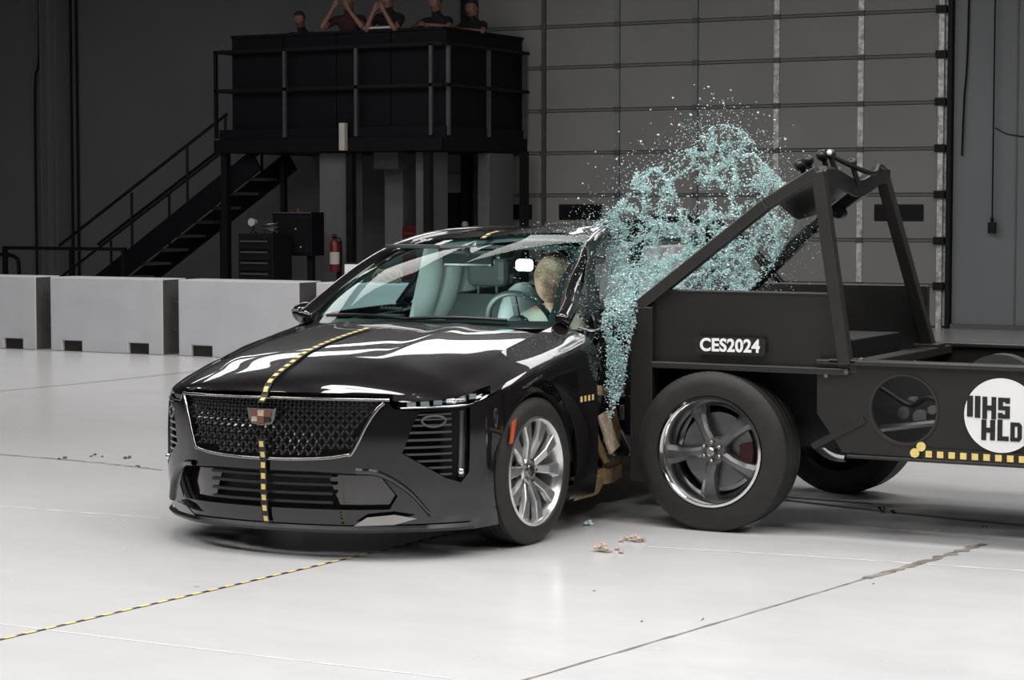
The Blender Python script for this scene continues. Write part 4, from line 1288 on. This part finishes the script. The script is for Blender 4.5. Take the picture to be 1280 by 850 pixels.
cbox('wheel_well', (-4.46, -3.62, YN + .30, YN + .34, .40, .80), 'under')
cbox('deck', (-4.46, -3.46, YN + .03, YF - .35, .80, .83), 'cart')
cbox('ballast_block', (-3.98, -3.55, 10.05, 10.75, .83, .93), 'dark')
# longitudinal side beams, near one with a round lightening hole
def beam(y0, y1, hole):
    out = [(-3.60, .60), (-3.47, .42), (-2.0, .405), (-1.2, .405), (-1.2, .845), (-3.60, .845)]
    hl = [ring(-3.172, .635, .158, 40)] if hole else []
    vv, T = sheet(out, hl, .12)
    o = mk('side_beam', [(a - CX, y0 - CY0, b) for a, b in vv], [t[::-1] if False else t for t in T], M['cart'], ct)
    m = o.modifiers.new('thickness', 'SOLIDIFY'); m.thickness = (y1 - y0); m.offset = 0
    cbox('beam_flange', (-3.60, -1.2, y0 - .03, y0 + .08, .835, .858), 'cartl', parent=o)
    cbox('beam_flange', (-3.45, -1.2, y0 - .02, y0 + .06, .395, .412), 'cart', parent=o)
    if hole:
        MB().lathe([(-.012, .156), (-.012, .168), (.012, .168), (.012, .156)], 'y', 48, (-3.172 - CX, y0 - CY0, .635)).build('hole_rim', M['cartl'], o, smooth=35)
    return o
bmn = beam(YN + .01, YN + .025, True)
bmf = beam(11.17, 11.185, False)
cbox('inner_web', (-3.9, -1.2, 10.0, 10.02, .42, .80), 'under')
cbox('cross_member', (-3.50, -3.40, YN, 11.18, .80, .845), 'cartl')
cbox('cross_member', (-1.30, -1.2, YN, 11.18, .42, .845), 'cartl')
cbox('floor_tray', (-3.60, -1.2, 10.02, 11.17, .42, .45), 'cart')
# machinery seen in the hole
for (x, z, r_) in ((-3.24, .60, .03), (-3.16, .585, .035), (-3.10, .62, .022), (-3.06, .56, .03), (-3.20, .66, .02)):
    MB().lathe([(-.04, .001), (-.04, r_), (.02, r_ * .8), (.03, .001)], 'y', 14, (x - CX, 9.90 - CY0, z)).build('hose_fitting', M['rail'], ct, smooth=40)
MB().tube([CL((-3.35, 9.86, .52)), CL((-3.0, 9.86, .575))], .018, 8).build('brake_line', M['rail'], ct)
MB().tube(spline([CL((-3.34, 9.82, .72)), CL((-3.2, 9.84, .64)), CL((-3.1, 9.82, .68)), CL((-2.98, 9.86, .60))], 6), .012, 6).build('brake_hose', M['dark'], ct)
# grey disc between the beams
MB().lathe([(-.05, .001), (-.05, .22), (.05, .22), (.05, .001)], 'y', 40, (-3.02 - CX, 10.75 - CY0, .615)).build('reel', M['grim'], ct, smooth=35)
# roll frame
def rail(n, pts, w_=.075, h_=.06, m='cartl'):
    mb = MB()
    for a, b in zip(pts[:-1], pts[1:]): mb.bar(CL(a), CL(b), w_, h_, (0, 1, 0))
    return mb.build(n, M[m], ct, bevel=.006)
TN, TF = (-3.615, 9.70, 1.742), (-3.62, 10.62, 1.75)
rail('rear_upright', [(-3.455, 9.655, .835), TN], .062, .062)
rail('rear_upright', [(-3.47, 10.98, .84), TF], .062, .062)
rail('front_diagonal', [(-4.53, 9.68, 1.09), (-3.875, 9.70, 1.59), TN], .058, .062)
rail('front_diagonal', [(-4.48, 10.72, 1.05), (-3.90, 10.40, 1.47), (-3.64, 10.55, 1.70)], .058, .06)
for x, y in ((-3.47, 9.70), (-3.47, 10.98)):
    cbox('upright_foot', (x - .07, x + .07, y - .06, y + .06, .84, .862), 'cartl')
# dented top plate between the uprights
rows = []
for i in range(15):
    t_ = i / 14
    y = 9.72 + (10.66 - 9.72) * t_
    sag = -.055 * math.sin(math.pi * min(1, t_ * 1.15)) + .03 * math.sin(t_ * 9)
    rows.append([CL((-3.60 - .30 * k, y, 1.755 + sag * (.6 + .4 * k) - .16 * k - (.02 if 0 < k < 1 else 0))) for k in np.linspace(0, 1, 7)])
MB().grid(rows).build('top_plate', M['cart'], ct, smooth=40, solid=.02)
rows = [[(p[0] + .0, p[1], p[2] - d) for p in [r[0] for r in rows]] for d in (0, .04, .08)]
MB().grid(rows).build('top_plate_lip', M['cart'], ct, smooth=60, solid=.015)
# cluster of camera mounts and knobs on top of the frame
for i, (x, y, z, r_) in enumerate([(-3.80, 9.95, 1.78, .035), (-3.74, 9.88, 1.80, .030), (-3.70, 9.98, 1.825, .032), (-3.64, 9.92, 1.83, .028), (-3.58, 10.06, 1.79, .026)]):
    o = MB().ball(CL((x, y, z)), r_, 12, 8, (1, 1.2, .9)).build('clamp_knob', M['black'], ct, smooth=180)
    MB().tube([CL((x, y, z)), CL((x + .03, y + .02, z - .11))], .014, 8).build('clamp_stem', M['dark'], o)
MB().tube(spline([CL((-3.66, 9.90, 1.84)), CL((-3.58, 10.02, 1.78)), CL((-3.52, 10.2, 1.74)), CL((-3.56, 10.4, 1.78)), CL((-3.6, 10.6, 1.77))], 6), .013, 6).build('top_cable', M['dark'], ct)
MB().ball(CL((-3.60, 9.80, 1.835)), .013, 8, 6).build('tip_lamp', M['white'], ct, smooth=180)
MB().lathe([(-.03, .001), (-.03, .028), (.03, .028), (.03, .001)], 'y', 16, CL((-3.76, 10.40, 1.545))).build('winch_pulley', M['dark'], ct, smooth=40)
# lettering plate
lab = [(-4.215, .868), (-4.225, .862), (-4.225, .935), (-4.215, .945), (-3.875, .953), (-3.865, .945), (-3.865, .872), (-3.875, .865)]
pl_ = MB().prism([(-4.215, .862), (-3.875, .862), (-3.862, .875), (-3.862, .935), (-3.875, .948), (-4.215, .948), (-4.228, .935), (-4.228, .875)], lambda a, b: CL((a, YN - .004, b)), lambda a, b: CL((a, YN + .002, b))).build('test_number_plate', M['ink'], ct)
def text_mesh(body, size, xs, bold, parent, m, loc):
    cu = bpy.data.curves.new('txt', 'FONT')
    cu.body = body
    cu.size = size
    cu.offset = bold
    cu.extrude = .0015
    cu.align_x = 'CENTER'
    cu.align_y = 'CENTER'
    cu.space_character = 1.04
    o = bpy.data.objects.new('txt', cu)
    COL.objects.link(o)
    me = bpy.data.meshes.new_from_object(o.evaluated_get(bpy.context.evaluated_depsgraph_get()))
    bpy.data.objects.remove(o)
    me.materials.clear()
    me.materials.append(M[m])
    b = bpy.data.objects.new('lettering', me)
    COL.objects.link(b)
    b.parent = parent
    b.location = loc
    b.rotation_euler = (R(90), 0, 0)
    b.scale = (xs, 1, 1)
    return b
text_mesh('CES2024', .086, .96, .0027, pl_, 'letter', CL((-4.045, YN - .007, .905)))
# round white sign with block letters on the side beam
LC = (-2.712, .630)
sg = MB().lathe([(-.006, .001), (-.006, .170), (.004, .170), (.004, .001)], 'y', 64, CL((LC[0], YN - .004, LC[1]))).build('round_sign', M['white'], ct, smooth=30)
def zx(a, b):   # letter layout units -> beam plane
    return (LC[0] - .170 + (a - 688) * .000905, LC[1] + .170 - (b - 310) * .000862)
def letter(polys):
    mb = MB()
    for p in polys:
        mb.prism([zx(*q) for q in p], lambda a, b: CL((a, YN - .0125, b)), lambda a, b: CL((a, YN - .009, b)))
    mb.build('sign_letter', M['ink'], sg)
def rc(x0, x1, y0, y1): return [(x0, y0), (x1, y0), (x1, y1), (x0, y1)]
letter([rc(703, 733, 408, 520)])
letter([rc(743, 771, 408, 524)])
letter([rc(782, 806, 410, 528), rc(828, 852, 410, 528), rc(806, 828, 456, 482)])
letter([rc(862, 922, 412, 434), rc(862, 886, 434, 456), rc(862, 922, 456, 478), rc(898, 922, 478, 500), rc(862, 922, 500, 522), rc(898, 922, 434, 442), rc(862, 886, 492, 500)])
letter([rc(778, 803, 532, 640), rc(823, 848, 532, 640), rc(803, 823, 574, 600)])
letter([rc(860, 885, 528, 640), rc(885, 918, 616, 640)])
letter([rc(926, 948, 540, 640), [(948, 540), (972, 540), (984, 556), (984, 624), (972, 640), (948, 640), (948, 620), (962, 620), (962, 560), (948, 560)]])
letter([rc(996, 1022, 540, 640)])
# yellow and black marker tape along the lower edge of the beam
mb = MB()
n = 34
for i in range(n):
    x = -3.075 + i * .0545
    mb.cur = 0
    mb.box(x - CX, x + .0545 - CX, YN - .006 - CY0, YN + .0 - CY0, .408, .462)
    mb.cur = 1
    mb.box(x + .012 - CX, x + .042 - CX, YN - .008 - CY0, YN - .006 - CY0, .420, .450)
mb.build('marker_tape', [M['tblack'], M['yellow']], ct)
MB().lathe([(-.007, .001), (-.007, .022), (.0, .022), (.0, .001)], 'y', 16, CL((-3.085, YN - .002, .468))).build('marker_dot', M['yellow'], ct)
MB().lathe([(-.007, .001), (-.007, .022), (.0, .022), (.0, .001)], 'y', 16, CL((-3.115, YN - .002, .437))).build('marker_dot', M['yellow'], ct)
# bolts
for x, z in ((-3.45, .80), (-3.55, .78), (-3.38, .86)):
    MB().lathe([(-.012, .001), (-.012, .010), (.0, .012), (.0, .001)], 'y', 8, CL((x, YN - .004, z))).build('bolt', M['rail'], ct)
# diagonal gusset and axle
MB().bar(CL((-3.62, YN + .02, .44)), CL((-3.36, YN + .02, .58)), .03, .05, (0, 1, 0)).build('gusset', M['cart'], ct)
MB().tube([CL((-4.12, 9.8, .39)), CL((-4.12, 11.3, .39))], .045, 12).build('axle', M['dark'], ct)
for y in (10.05, 10.9): cbox('axle_bracket', (-4.22, -4.02, y - .03, y + .03, .35, .80), 'cart')

def cart_wheel(x, y, sd):
    # sd -1: outer face toward -y
    R_, rr, W = .39, .262, .25
    rz = 0 if sd < 0 else math.pi
    c = CL((x, y - sd * W / 2, R_))
    pr = [(a, r_) for a, r_ in tyre_mb(R_, rr, W, 3)]
    ty = MB().lathe(pr, 'y', 84).build('tyre', M['tyre'], ct, smooth=35, loc=c, rot=(0, 0, rz))
    lug = MB()
    for k in range(72):
        for hx, ofs in ((-.083, 0), (.083, .5)):
            a = 2 * math.pi * (k + ofs) / 72
            ct_, st_ = math.cos(a), math.sin(a)
            lug.bar(((R_ - .016) * st_, hx, (R_ - .016) * ct_), ((R_ - .001) * st_, hx, (R_ - .001) * ct_), .019, .028, (0, 1, 0))
    tag(lug.build('tread_lugs', M['tyre'], ty), kind='stuff')
    rim = MB().lathe([(-.105, .270), (-.122, .270), (-.126, .258), (-.110, .244), (-.055, .222), (.02, .205), (.09, .215), (.10, .262), (.085, .268), (.05, .235), (-.06, .245)], 'y', 72).build('rim', M['polish'], ct, smooth=35, loc=c, rot=(0, 0, rz))
    for k in range(5):
        a = 2 * math.pi * k / 5 - .45
        def P(r_, tt, d): return (r_ * math.sin(a) + tt * math.cos(a), d, r_ * math.cos(a) - tt * math.sin(a))
        v = []
        for r_, wd, d in ((.055, .030, -.060), (.11, .026, -.066), (.17, .033, -.052), (.222, .050, -.030)):
            v += [P(r_, -wd, d + .045), P(r_, -wd * .92, d + .004), P(r_, -wd * .4, d - .012), P(r_, wd * .4, d - .012), P(r_, wd * .92, d + .004), P(r_, wd, d + .045)]
        f = []
        for i in range(3):
            for q in range(6): f.append((i * 6 + q, i * 6 + (q + 1) % 6, (i + 1) * 6 + (q + 1) % 6, (i + 1) * 6 + q))
        f += [tuple(range(5, -1, -1)), tuple(range(18, 24))]
        mk('spoke', v, f, M['grim'], rim, smooth=35)
    MB().lathe([(-.02, .001), (-.02, .070), (-.062, .066), (-.070, .060), (-.070, .001)], 'y', 32).build('hub', M['grim'], rim, smooth=35)
    MB().lathe([(-.065, .001), (-.065, .026), (-.105, .022), (-.112, .015), (-.112, .001)], 'y', 24).build('centre_cap', M['chrome'], rim, smooth=35)
    for k in range(6):
        a = 2 * math.pi * k / 6
        MB().lathe([(-.068, .001), (-.068, .011), (-.092, .010), (-.097, .001)], 'y', 6, (.046 * math.sin(a), 0, .046 * math.cos(a))).build('lug_nut', M['chrome'], rim)
    MB().lathe([(.0, .05), (.0, .185), (.03, .185), (.03, .05)], 'y', 48).build('brake_disc', M['rail'], rim, smooth=35)
    MB().prism([(.19 * math.sin(a), .19 * math.cos(a)) for a in np.linspace(1.3, 2.2, 8)] + [(.12 * math.sin(a), .12 * math.cos(a)) for a in np.linspace(2.2, 1.3, 8)], lambda a, b: (a, -.02, b), lambda a, b: (a, .05, b)).build('brake_caliper', M['clothr'], rim)
cart_wheel(-4.13, 9.60, -1)
cart_wheel(-4.05, 11.45, 1)
cart_wheel(-1.55, 9.60, -1)
cart_wheel(-1.55, 11.45, 1)

# ------------------------------------------------------------------ burst window glass
SP = [(-5.06, 1.42), (-5.09, 1.48), (-4.97, 1.56), (-4.87, 1.65), (-4.83, 1.76), (-4.69, 1.79), (-4.62, 1.86), (-4.51, 1.89), (-4.47, 1.96), (-4.38, 2.0), (-4.27, 1.99), (-4.18, 1.9), (-4.13, 1.81), (-4.05, 1.75), (-3.94, 1.65), (-3.89, 1.55), (-3.91, 1.45), (-4.0, 1.33), (-4.09, 1.22), (-4.17, 1.15), (-4.51, 1.13), (-4.78, 1.09), (-4.85, 1.0), (-4.92, 1.06), (-4.93, 1.16), (-4.99, 1.24), (-4.96, 1.33)]
HO = [(-4.545, 1.648, .085, .07), (-4.612, 1.374, .07, .05), (-4.379, 1.631, .04, .05), (-4.108, 1.305, .06, .065), (-5.098, .91, .05, .08), (-4.72, 1.62, .035, .045)]
rs = np.random.RandomState(5)
def ridge(x, z, f, o, k): return max(0.0, 1 - abs(noise.noise(Vector((x * f, z * f, o)))) * k)
def spray_density(x, z):
    wx = x + .05 * noise.noise(Vector((x * 4, z * 4, 11.0))); wz = z + .05 * noise.noise(Vector((x * 4, z * 4, 17.0)))
    net = max(ridge(wx, wz, 4.2, 1.3, 6.5), .9 * ridge(wx, wz, 8.5, 5.7, 5.0), .6 * ridge(wx, wz, 17, 9.1, 4.0))
    lowk = max(0, min(1, (1.62 + .10 * (x + 4.4) - z) / .35))        # fuller towards the foot of the burst
    d = .05 + 1.15 * net ** 1.5 * (1 - .35 * lowk) + .60 * lowk * (.45 + .55 * net)
    for hx, hz, rx, rz in HO:
        q = ((x - hx) / rx) ** 2 + ((z - hz) / rz) ** 2
        q += .8 * noise.noise(Vector((x * 14, z * 14, 23.0))) + .5 * noise.noise(Vector((x * 34, z * 34, 3.0)))
        if q < 1: d *= .06
    return d
tv = []; tf = []; tm = []
def shard(c, s, q):
    """one irregular chip: 6-vertex wedge"""
    n0 = len(tv)
    m = Matrix.Rotation(q[0], 3, 'X') @ Matrix.Rotation(q[1], 3, 'Z')
    for a, b, h_ in ((-.6, -.5, -.35), (.7, -.35, -.35), (.05, .75, -.35), (-.5, -.45, .35), (.6, -.4, .35), (.1, .6, .35)):
        v = m @ Vector((a * s * q[2], b * s, h_ * s))
        tv.append((c[0] + v.x, c[1] + v.y, c[2] + v.z))
    tf.extend([(n0, n0 + 2, n0 + 1), (n0 + 3, n0 + 4, n0 + 5), (n0, n0 + 1, n0 + 4, n0 + 3), (n0 + 1, n0 + 2, n0 + 5, n0 + 4), (n0 + 2, n0, n0 + 3, n0 + 5)])
    tm.extend([q[3]] * 5)
def rq(p): return (rs.uniform(0, 6.3), rs.uniform(0, 6.3), rs.uniform(.7, 1.5), 1 if rs.rand() < p else 0)
cnt = 0
cand = np.column_stack([rs.uniform(-5.32, -3.85, 150000), rs.uniform(.45, 2.05, 150000)])
cand = cand[inside([p for p in SP if p[1] > .99], cand)]
for (x, z) in cand:
    d = spray_density(x, z)
    if rs.rand() > d * .50: continue
    # curved curtain, thrown away from the car and billowing
    y = 10.22 + .22 * noise.noise(Vector((x * 1.7, z * 1.7, 8.8))) + rs.normal(0, .022)
    s = rs.uniform(.0035, .0075) * (1.5 if rs.rand() < .06 else 1)
    shard((x, y, z), s, rq(.5 if z > 1.5 else .32))
    cnt += 1
# the crazed sheet itself, torn into a web
def sheet_y(x, z): return 10.22 + .22 * noise.noise(Vector((x * 1.7, z * 1.7, 8.8)))
g = .0085
gx = np.arange(-5.32, -3.85, g); gz = np.arange(.95, 2.03, g)
GV = {}
cen = np.array([(x + g / 2, z + g / 2) for x in gx for z in gz])
keep = inside([p for p in SP if p[1] > .99], cen)
ci = -1
def gvert(i, k):
    if (i, k) not in GV:
        x, z = gx[0] + i * g, gz[0] + k * g
        nv = noise.noise_vector(Vector((x * 30, z * 30, 4.0)))
        GV[(i, k)] = len(tv)
        tv.append((x + nv.x * .004, sheet_y(x, z) + nv.y * .010, z + nv.z * .004))
    return GV[(i, k)]
for i in range(len(gx)):
    for k in range(len(gz)):
        ci += 1
        if not keep[ci]: continue
        x, z = cen[ci]
        d = spray_density(x, z)
        edge = noise.noise(Vector((x * 9, z * 9, 31.0))) * .25
        if d + edge < .52 or rs.rand() < .06: continue
        tf.append((gvert(i, k), gvert(i + 1, k), gvert(i + 1, k + 1), gvert(i, k + 1)))
        tm.append(2)
# the sheet of bits that slides down the outside of the struck door
LOW = [(-4.80, 1.22), (-4.66, 1.28), (-4.55, 1.22), (-4.53, 1.05), (-4.555, .85), (-4.59, .70), (-4.645, .52), (-4.69, .68), (-4.675, .90), (-4.70, 1.06)]
cand = np.column_stack([rs.uniform(-5.05, -4.5, 34000), rs.uniform(.5, 1.32, 34000)])
cand = cand[inside(LOW, cand)]
for (x, z) in cand:
    n1 = ridge(x, z, 7.0, 3.3, 3.5)
    if rs.rand() > (.28 + .72 * n1): continue
    y = 9.60 + .05 * noise.noise(Vector((x * 5, z * 5, 2.2))) + rs.normal(0, .012) + max(0, z - 1.05) * 1.6
    shard((x, y, z), rs.uniform(.0032, .0075), rq(.25))
    cnt += 1
# finer halo of chips round the burst and over the front of the struck side
for i in range(2400):
    b = SP[rs.randint(24)]
    x, z = b[0] + rs.normal(0, .075), b[1] + rs.normal(0, .075)
    if z < 1.0 or x < -5.5: continue
    shard((x, 10.25 + rs.normal(0, .08), z), rs.uniform(.002, .0055), rq(.5))
for i in range(2200):
    x, y, z = rs.uniform(-5.15, -4.62), rs.uniform(9.45, 10.0), rs.uniform(.62, 1.50)
    shard((x, y, z), rs.uniform(.0018, .0042), rq(.5))
mk('glass_burst', tv, tf, [M['shard'], M['shardw'], M['film']], midx=tm)
gb = bpy.data.objects['glass_burst']
tag(gb, 'pale teal burst of shattered side window glass between car and cart', 'glass shards', kind='stuff')
print('shards', cnt)
# single bits thrown clear of the burst
fly = [(-4.63, 2.14), (-4.54, 2.05), (-5.0, 1.86), (-5.03, 1.83), (-4.95, 1.97), (-4.72, 1.95), (-4.46, 2.13), (-4.30, 2.10), (-4.22, 2.06), (-4.12, 2.02), (-3.98, 1.86), (-4.75, 2.08), (-4.84, 1.92), (-4.38, 2.18), (-4.16, 1.96), (-4.05, 1.92), (-5.12, 1.62), (-5.18, 1.70), (-4.9, 1.80), (-4.60, 2.0), (-4.50, 2.2), (-3.92, 1.40), (-3.86, 1.32), (-3.97, 1.24), (-5.15, 1.08), (-4.78, .98), (-4.80, .76)]
for i, (x, z) in enumerate(fly):
    tv = []; tf = []; tm = []
    shard((0, 0, 0), .006 + .004 * rs.rand(), (rs.uniform(0, 6.3), rs.uniform(0, 6.3), 1.2, 0))
    o = mk('glass_chip', tv, tf, M['shardw'], loc=(x, 10.28 + rs.normal(0, .1), z))
    tag(o, 'single chip of window glass flying clear of the burst', 'glass chip', 'loose flying glass chips')

# ------------------------------------------------------------------ tape, joints and debris on the floor
def floor_strip(name, pts, w0, m, z=.002, parent=None, jit=0.0):
    mb = MB()
    P_ = spline([(a, b, 0) for a, b in pts], 14)
    rows = []
    for i, p in enumerate(P_):
        d = (P_[min(i + 1, len(P_) - 1)] - P_[max(i - 1, 0)]).normalized()
        n_ = Vector((-d.y, d.x, 0))
        w_ = w0 * (1 + jit * noise.noise(Vector((i * .7, 2, 1))))
        c = p + n_ * jit * .4 * w0 * noise.noise(Vector((i * .5, 7, 3)))
        rows.append([c - n_ * w_ / 2 + Vector((0, 0, z)), c + n_ * w_ / 2 + Vector((0, 0, z))])
    return mb.grid(rows).build(name, M[m], parent)
tp = tape('floor_tape', [(-5.80, 2.0, .001), (-5.37, 5.97, .001), (-5.227, 8.32, .001), (-5.18, 9.6, .001)], .021, .105, None, lift=.0005, nrm=Vector((0, 0, 1)), dash=.55, yw=1.0)
tag(tp, 'dashed yellow and black tape line on the floor running under the car', 'tape')
floor_strip('floor_joint', [(-3.75, 4.0), (-3.373, 6.297), (-3.16, 7.75), (-2.99, 8.95)], .014, 'concrete', .0012, floor, .8)
floor_strip('floor_joint_patch', [(-3.02, 8.72), (-2.93, 9.3), (-2.848, 9.88)], .045, 'concrete', .0016, floor, 1.2)
floor_strip('floor_joint', [(-12.70, 12.6), (-12.57, 14.02), (-12.46, 15.2), (-12.43, 16.6), (-12.40, 18.1)], .022, 'concrete', .0012, floor, .8)
floor_strip('floor_line', [(-4.2, 9.05), (-3.4, 9.15), (-2.2, 9.25)], .016, 'white', .0012, floor, .9)
floor_strip('floor_line', [(-6.6, 6.22), (-4.81, 6.19), (-3.6, 6.2)], .009, 'white', .0012, floor, .9)
floor_strip('floor_rail', [(-4.3, 10.86), (-3.45, 10.66), (-1.5, 10.36)], .05, 'rail', .002, floor, .1)
floor_strip('floor_rail', [(-4.4, 10.96), (-4.1, 10.94), (-3.75, 10.93)], .04, 'rail', .002, floor, .1)
floor_strip('floor_line', [(-8.6, 8.62), (-7.76, 8.645), (-6.75, 8.70)], .012, 'white', .0012, floor, .9)
floor_strip('dirt_streak', [(-9.6, 10.46), (-8.69, 10.42), (-7.98, 10.30)], .03, 'concrete', .001, floor, 1.5)

def lump(name, loc, s, m, label, cat, seed, n=9, group=None):
    t = thing(name, label, cat, loc, group)
    r_ = np.random.RandomState(seed)
    for i in range(n):
        mb = MB().ball((0, 0, 0), 1, 6, 4)
        c = (r_.normal(0, s * .45), r_.normal(0, s * .4), 0)
        q = s * r_.uniform(.18, .42)
        V = [(c[0] + v[0] * q * r_.uniform(.7, 1.3), c[1] + v[1] * q * r_.uniform(.7, 1.3), q * .6 + s * .25 * max(0, 1 - math.hypot(c[0], c[1]) / s) + v[2] * q * .6) for v in mb.v]
        lo_ = min(v[2] for v in V)
        V = [(v[0], v[1], max(.0, v[2])) for v in V]
        mk('chunk', V, mb.f, M[m], t)
    return t
lump('broken_trim', (-4.319, 8.83, 0), .06, 'rubble', 'small heap of tan broken bits on the floor right of the car tyre, nearer one', 'debris', 1)
lump('broken_trim', (-4.321, 9.17, 0), .055, 'rubble', 'small heap of tan broken bits in front of the cart wheel, farther one', 'debris', 2)
lump('bent_ring', (-3.602, 10.66, 0), .055, 'rail', 'small grey metal lump on the floor rail behind the cart wheel', 'debris', 3, 5)
lump('glass_heap', (-4.737, 9.52, 0), .04, 'shardw', 'few clear glass bits on the floor between car and cart wheel', 'debris', 4, 6)
for i, (x, y, s) in enumerate([(-8.857, 10.45, .03), (-8.764, 10.64, .035), (-8.51, 10.68, .035), (-8.2, 10.35, .022)]):
    lump('floor_crumb', (x, y, 0), s, 'drib', 'small dark crumb on the floor left of the car', 'debris', 20 + i, 4, 'crumbs left of the car')
for i, (x, y, s) in enumerate([(-3.261, 7.547, .012), (-3.45, 7.4, .010), (-2.95, 8.6, .010), (-5.4, 7.2, .010), (-3.0, 10.4, .014), (-3.9, 7.9, .010)]):
    lump('floor_crumb', (x, y, 0), s, 'drib', 'tiny dark crumb lying on the open floor', 'debris', 40 + i, 3, 'crumbs on the open floor')
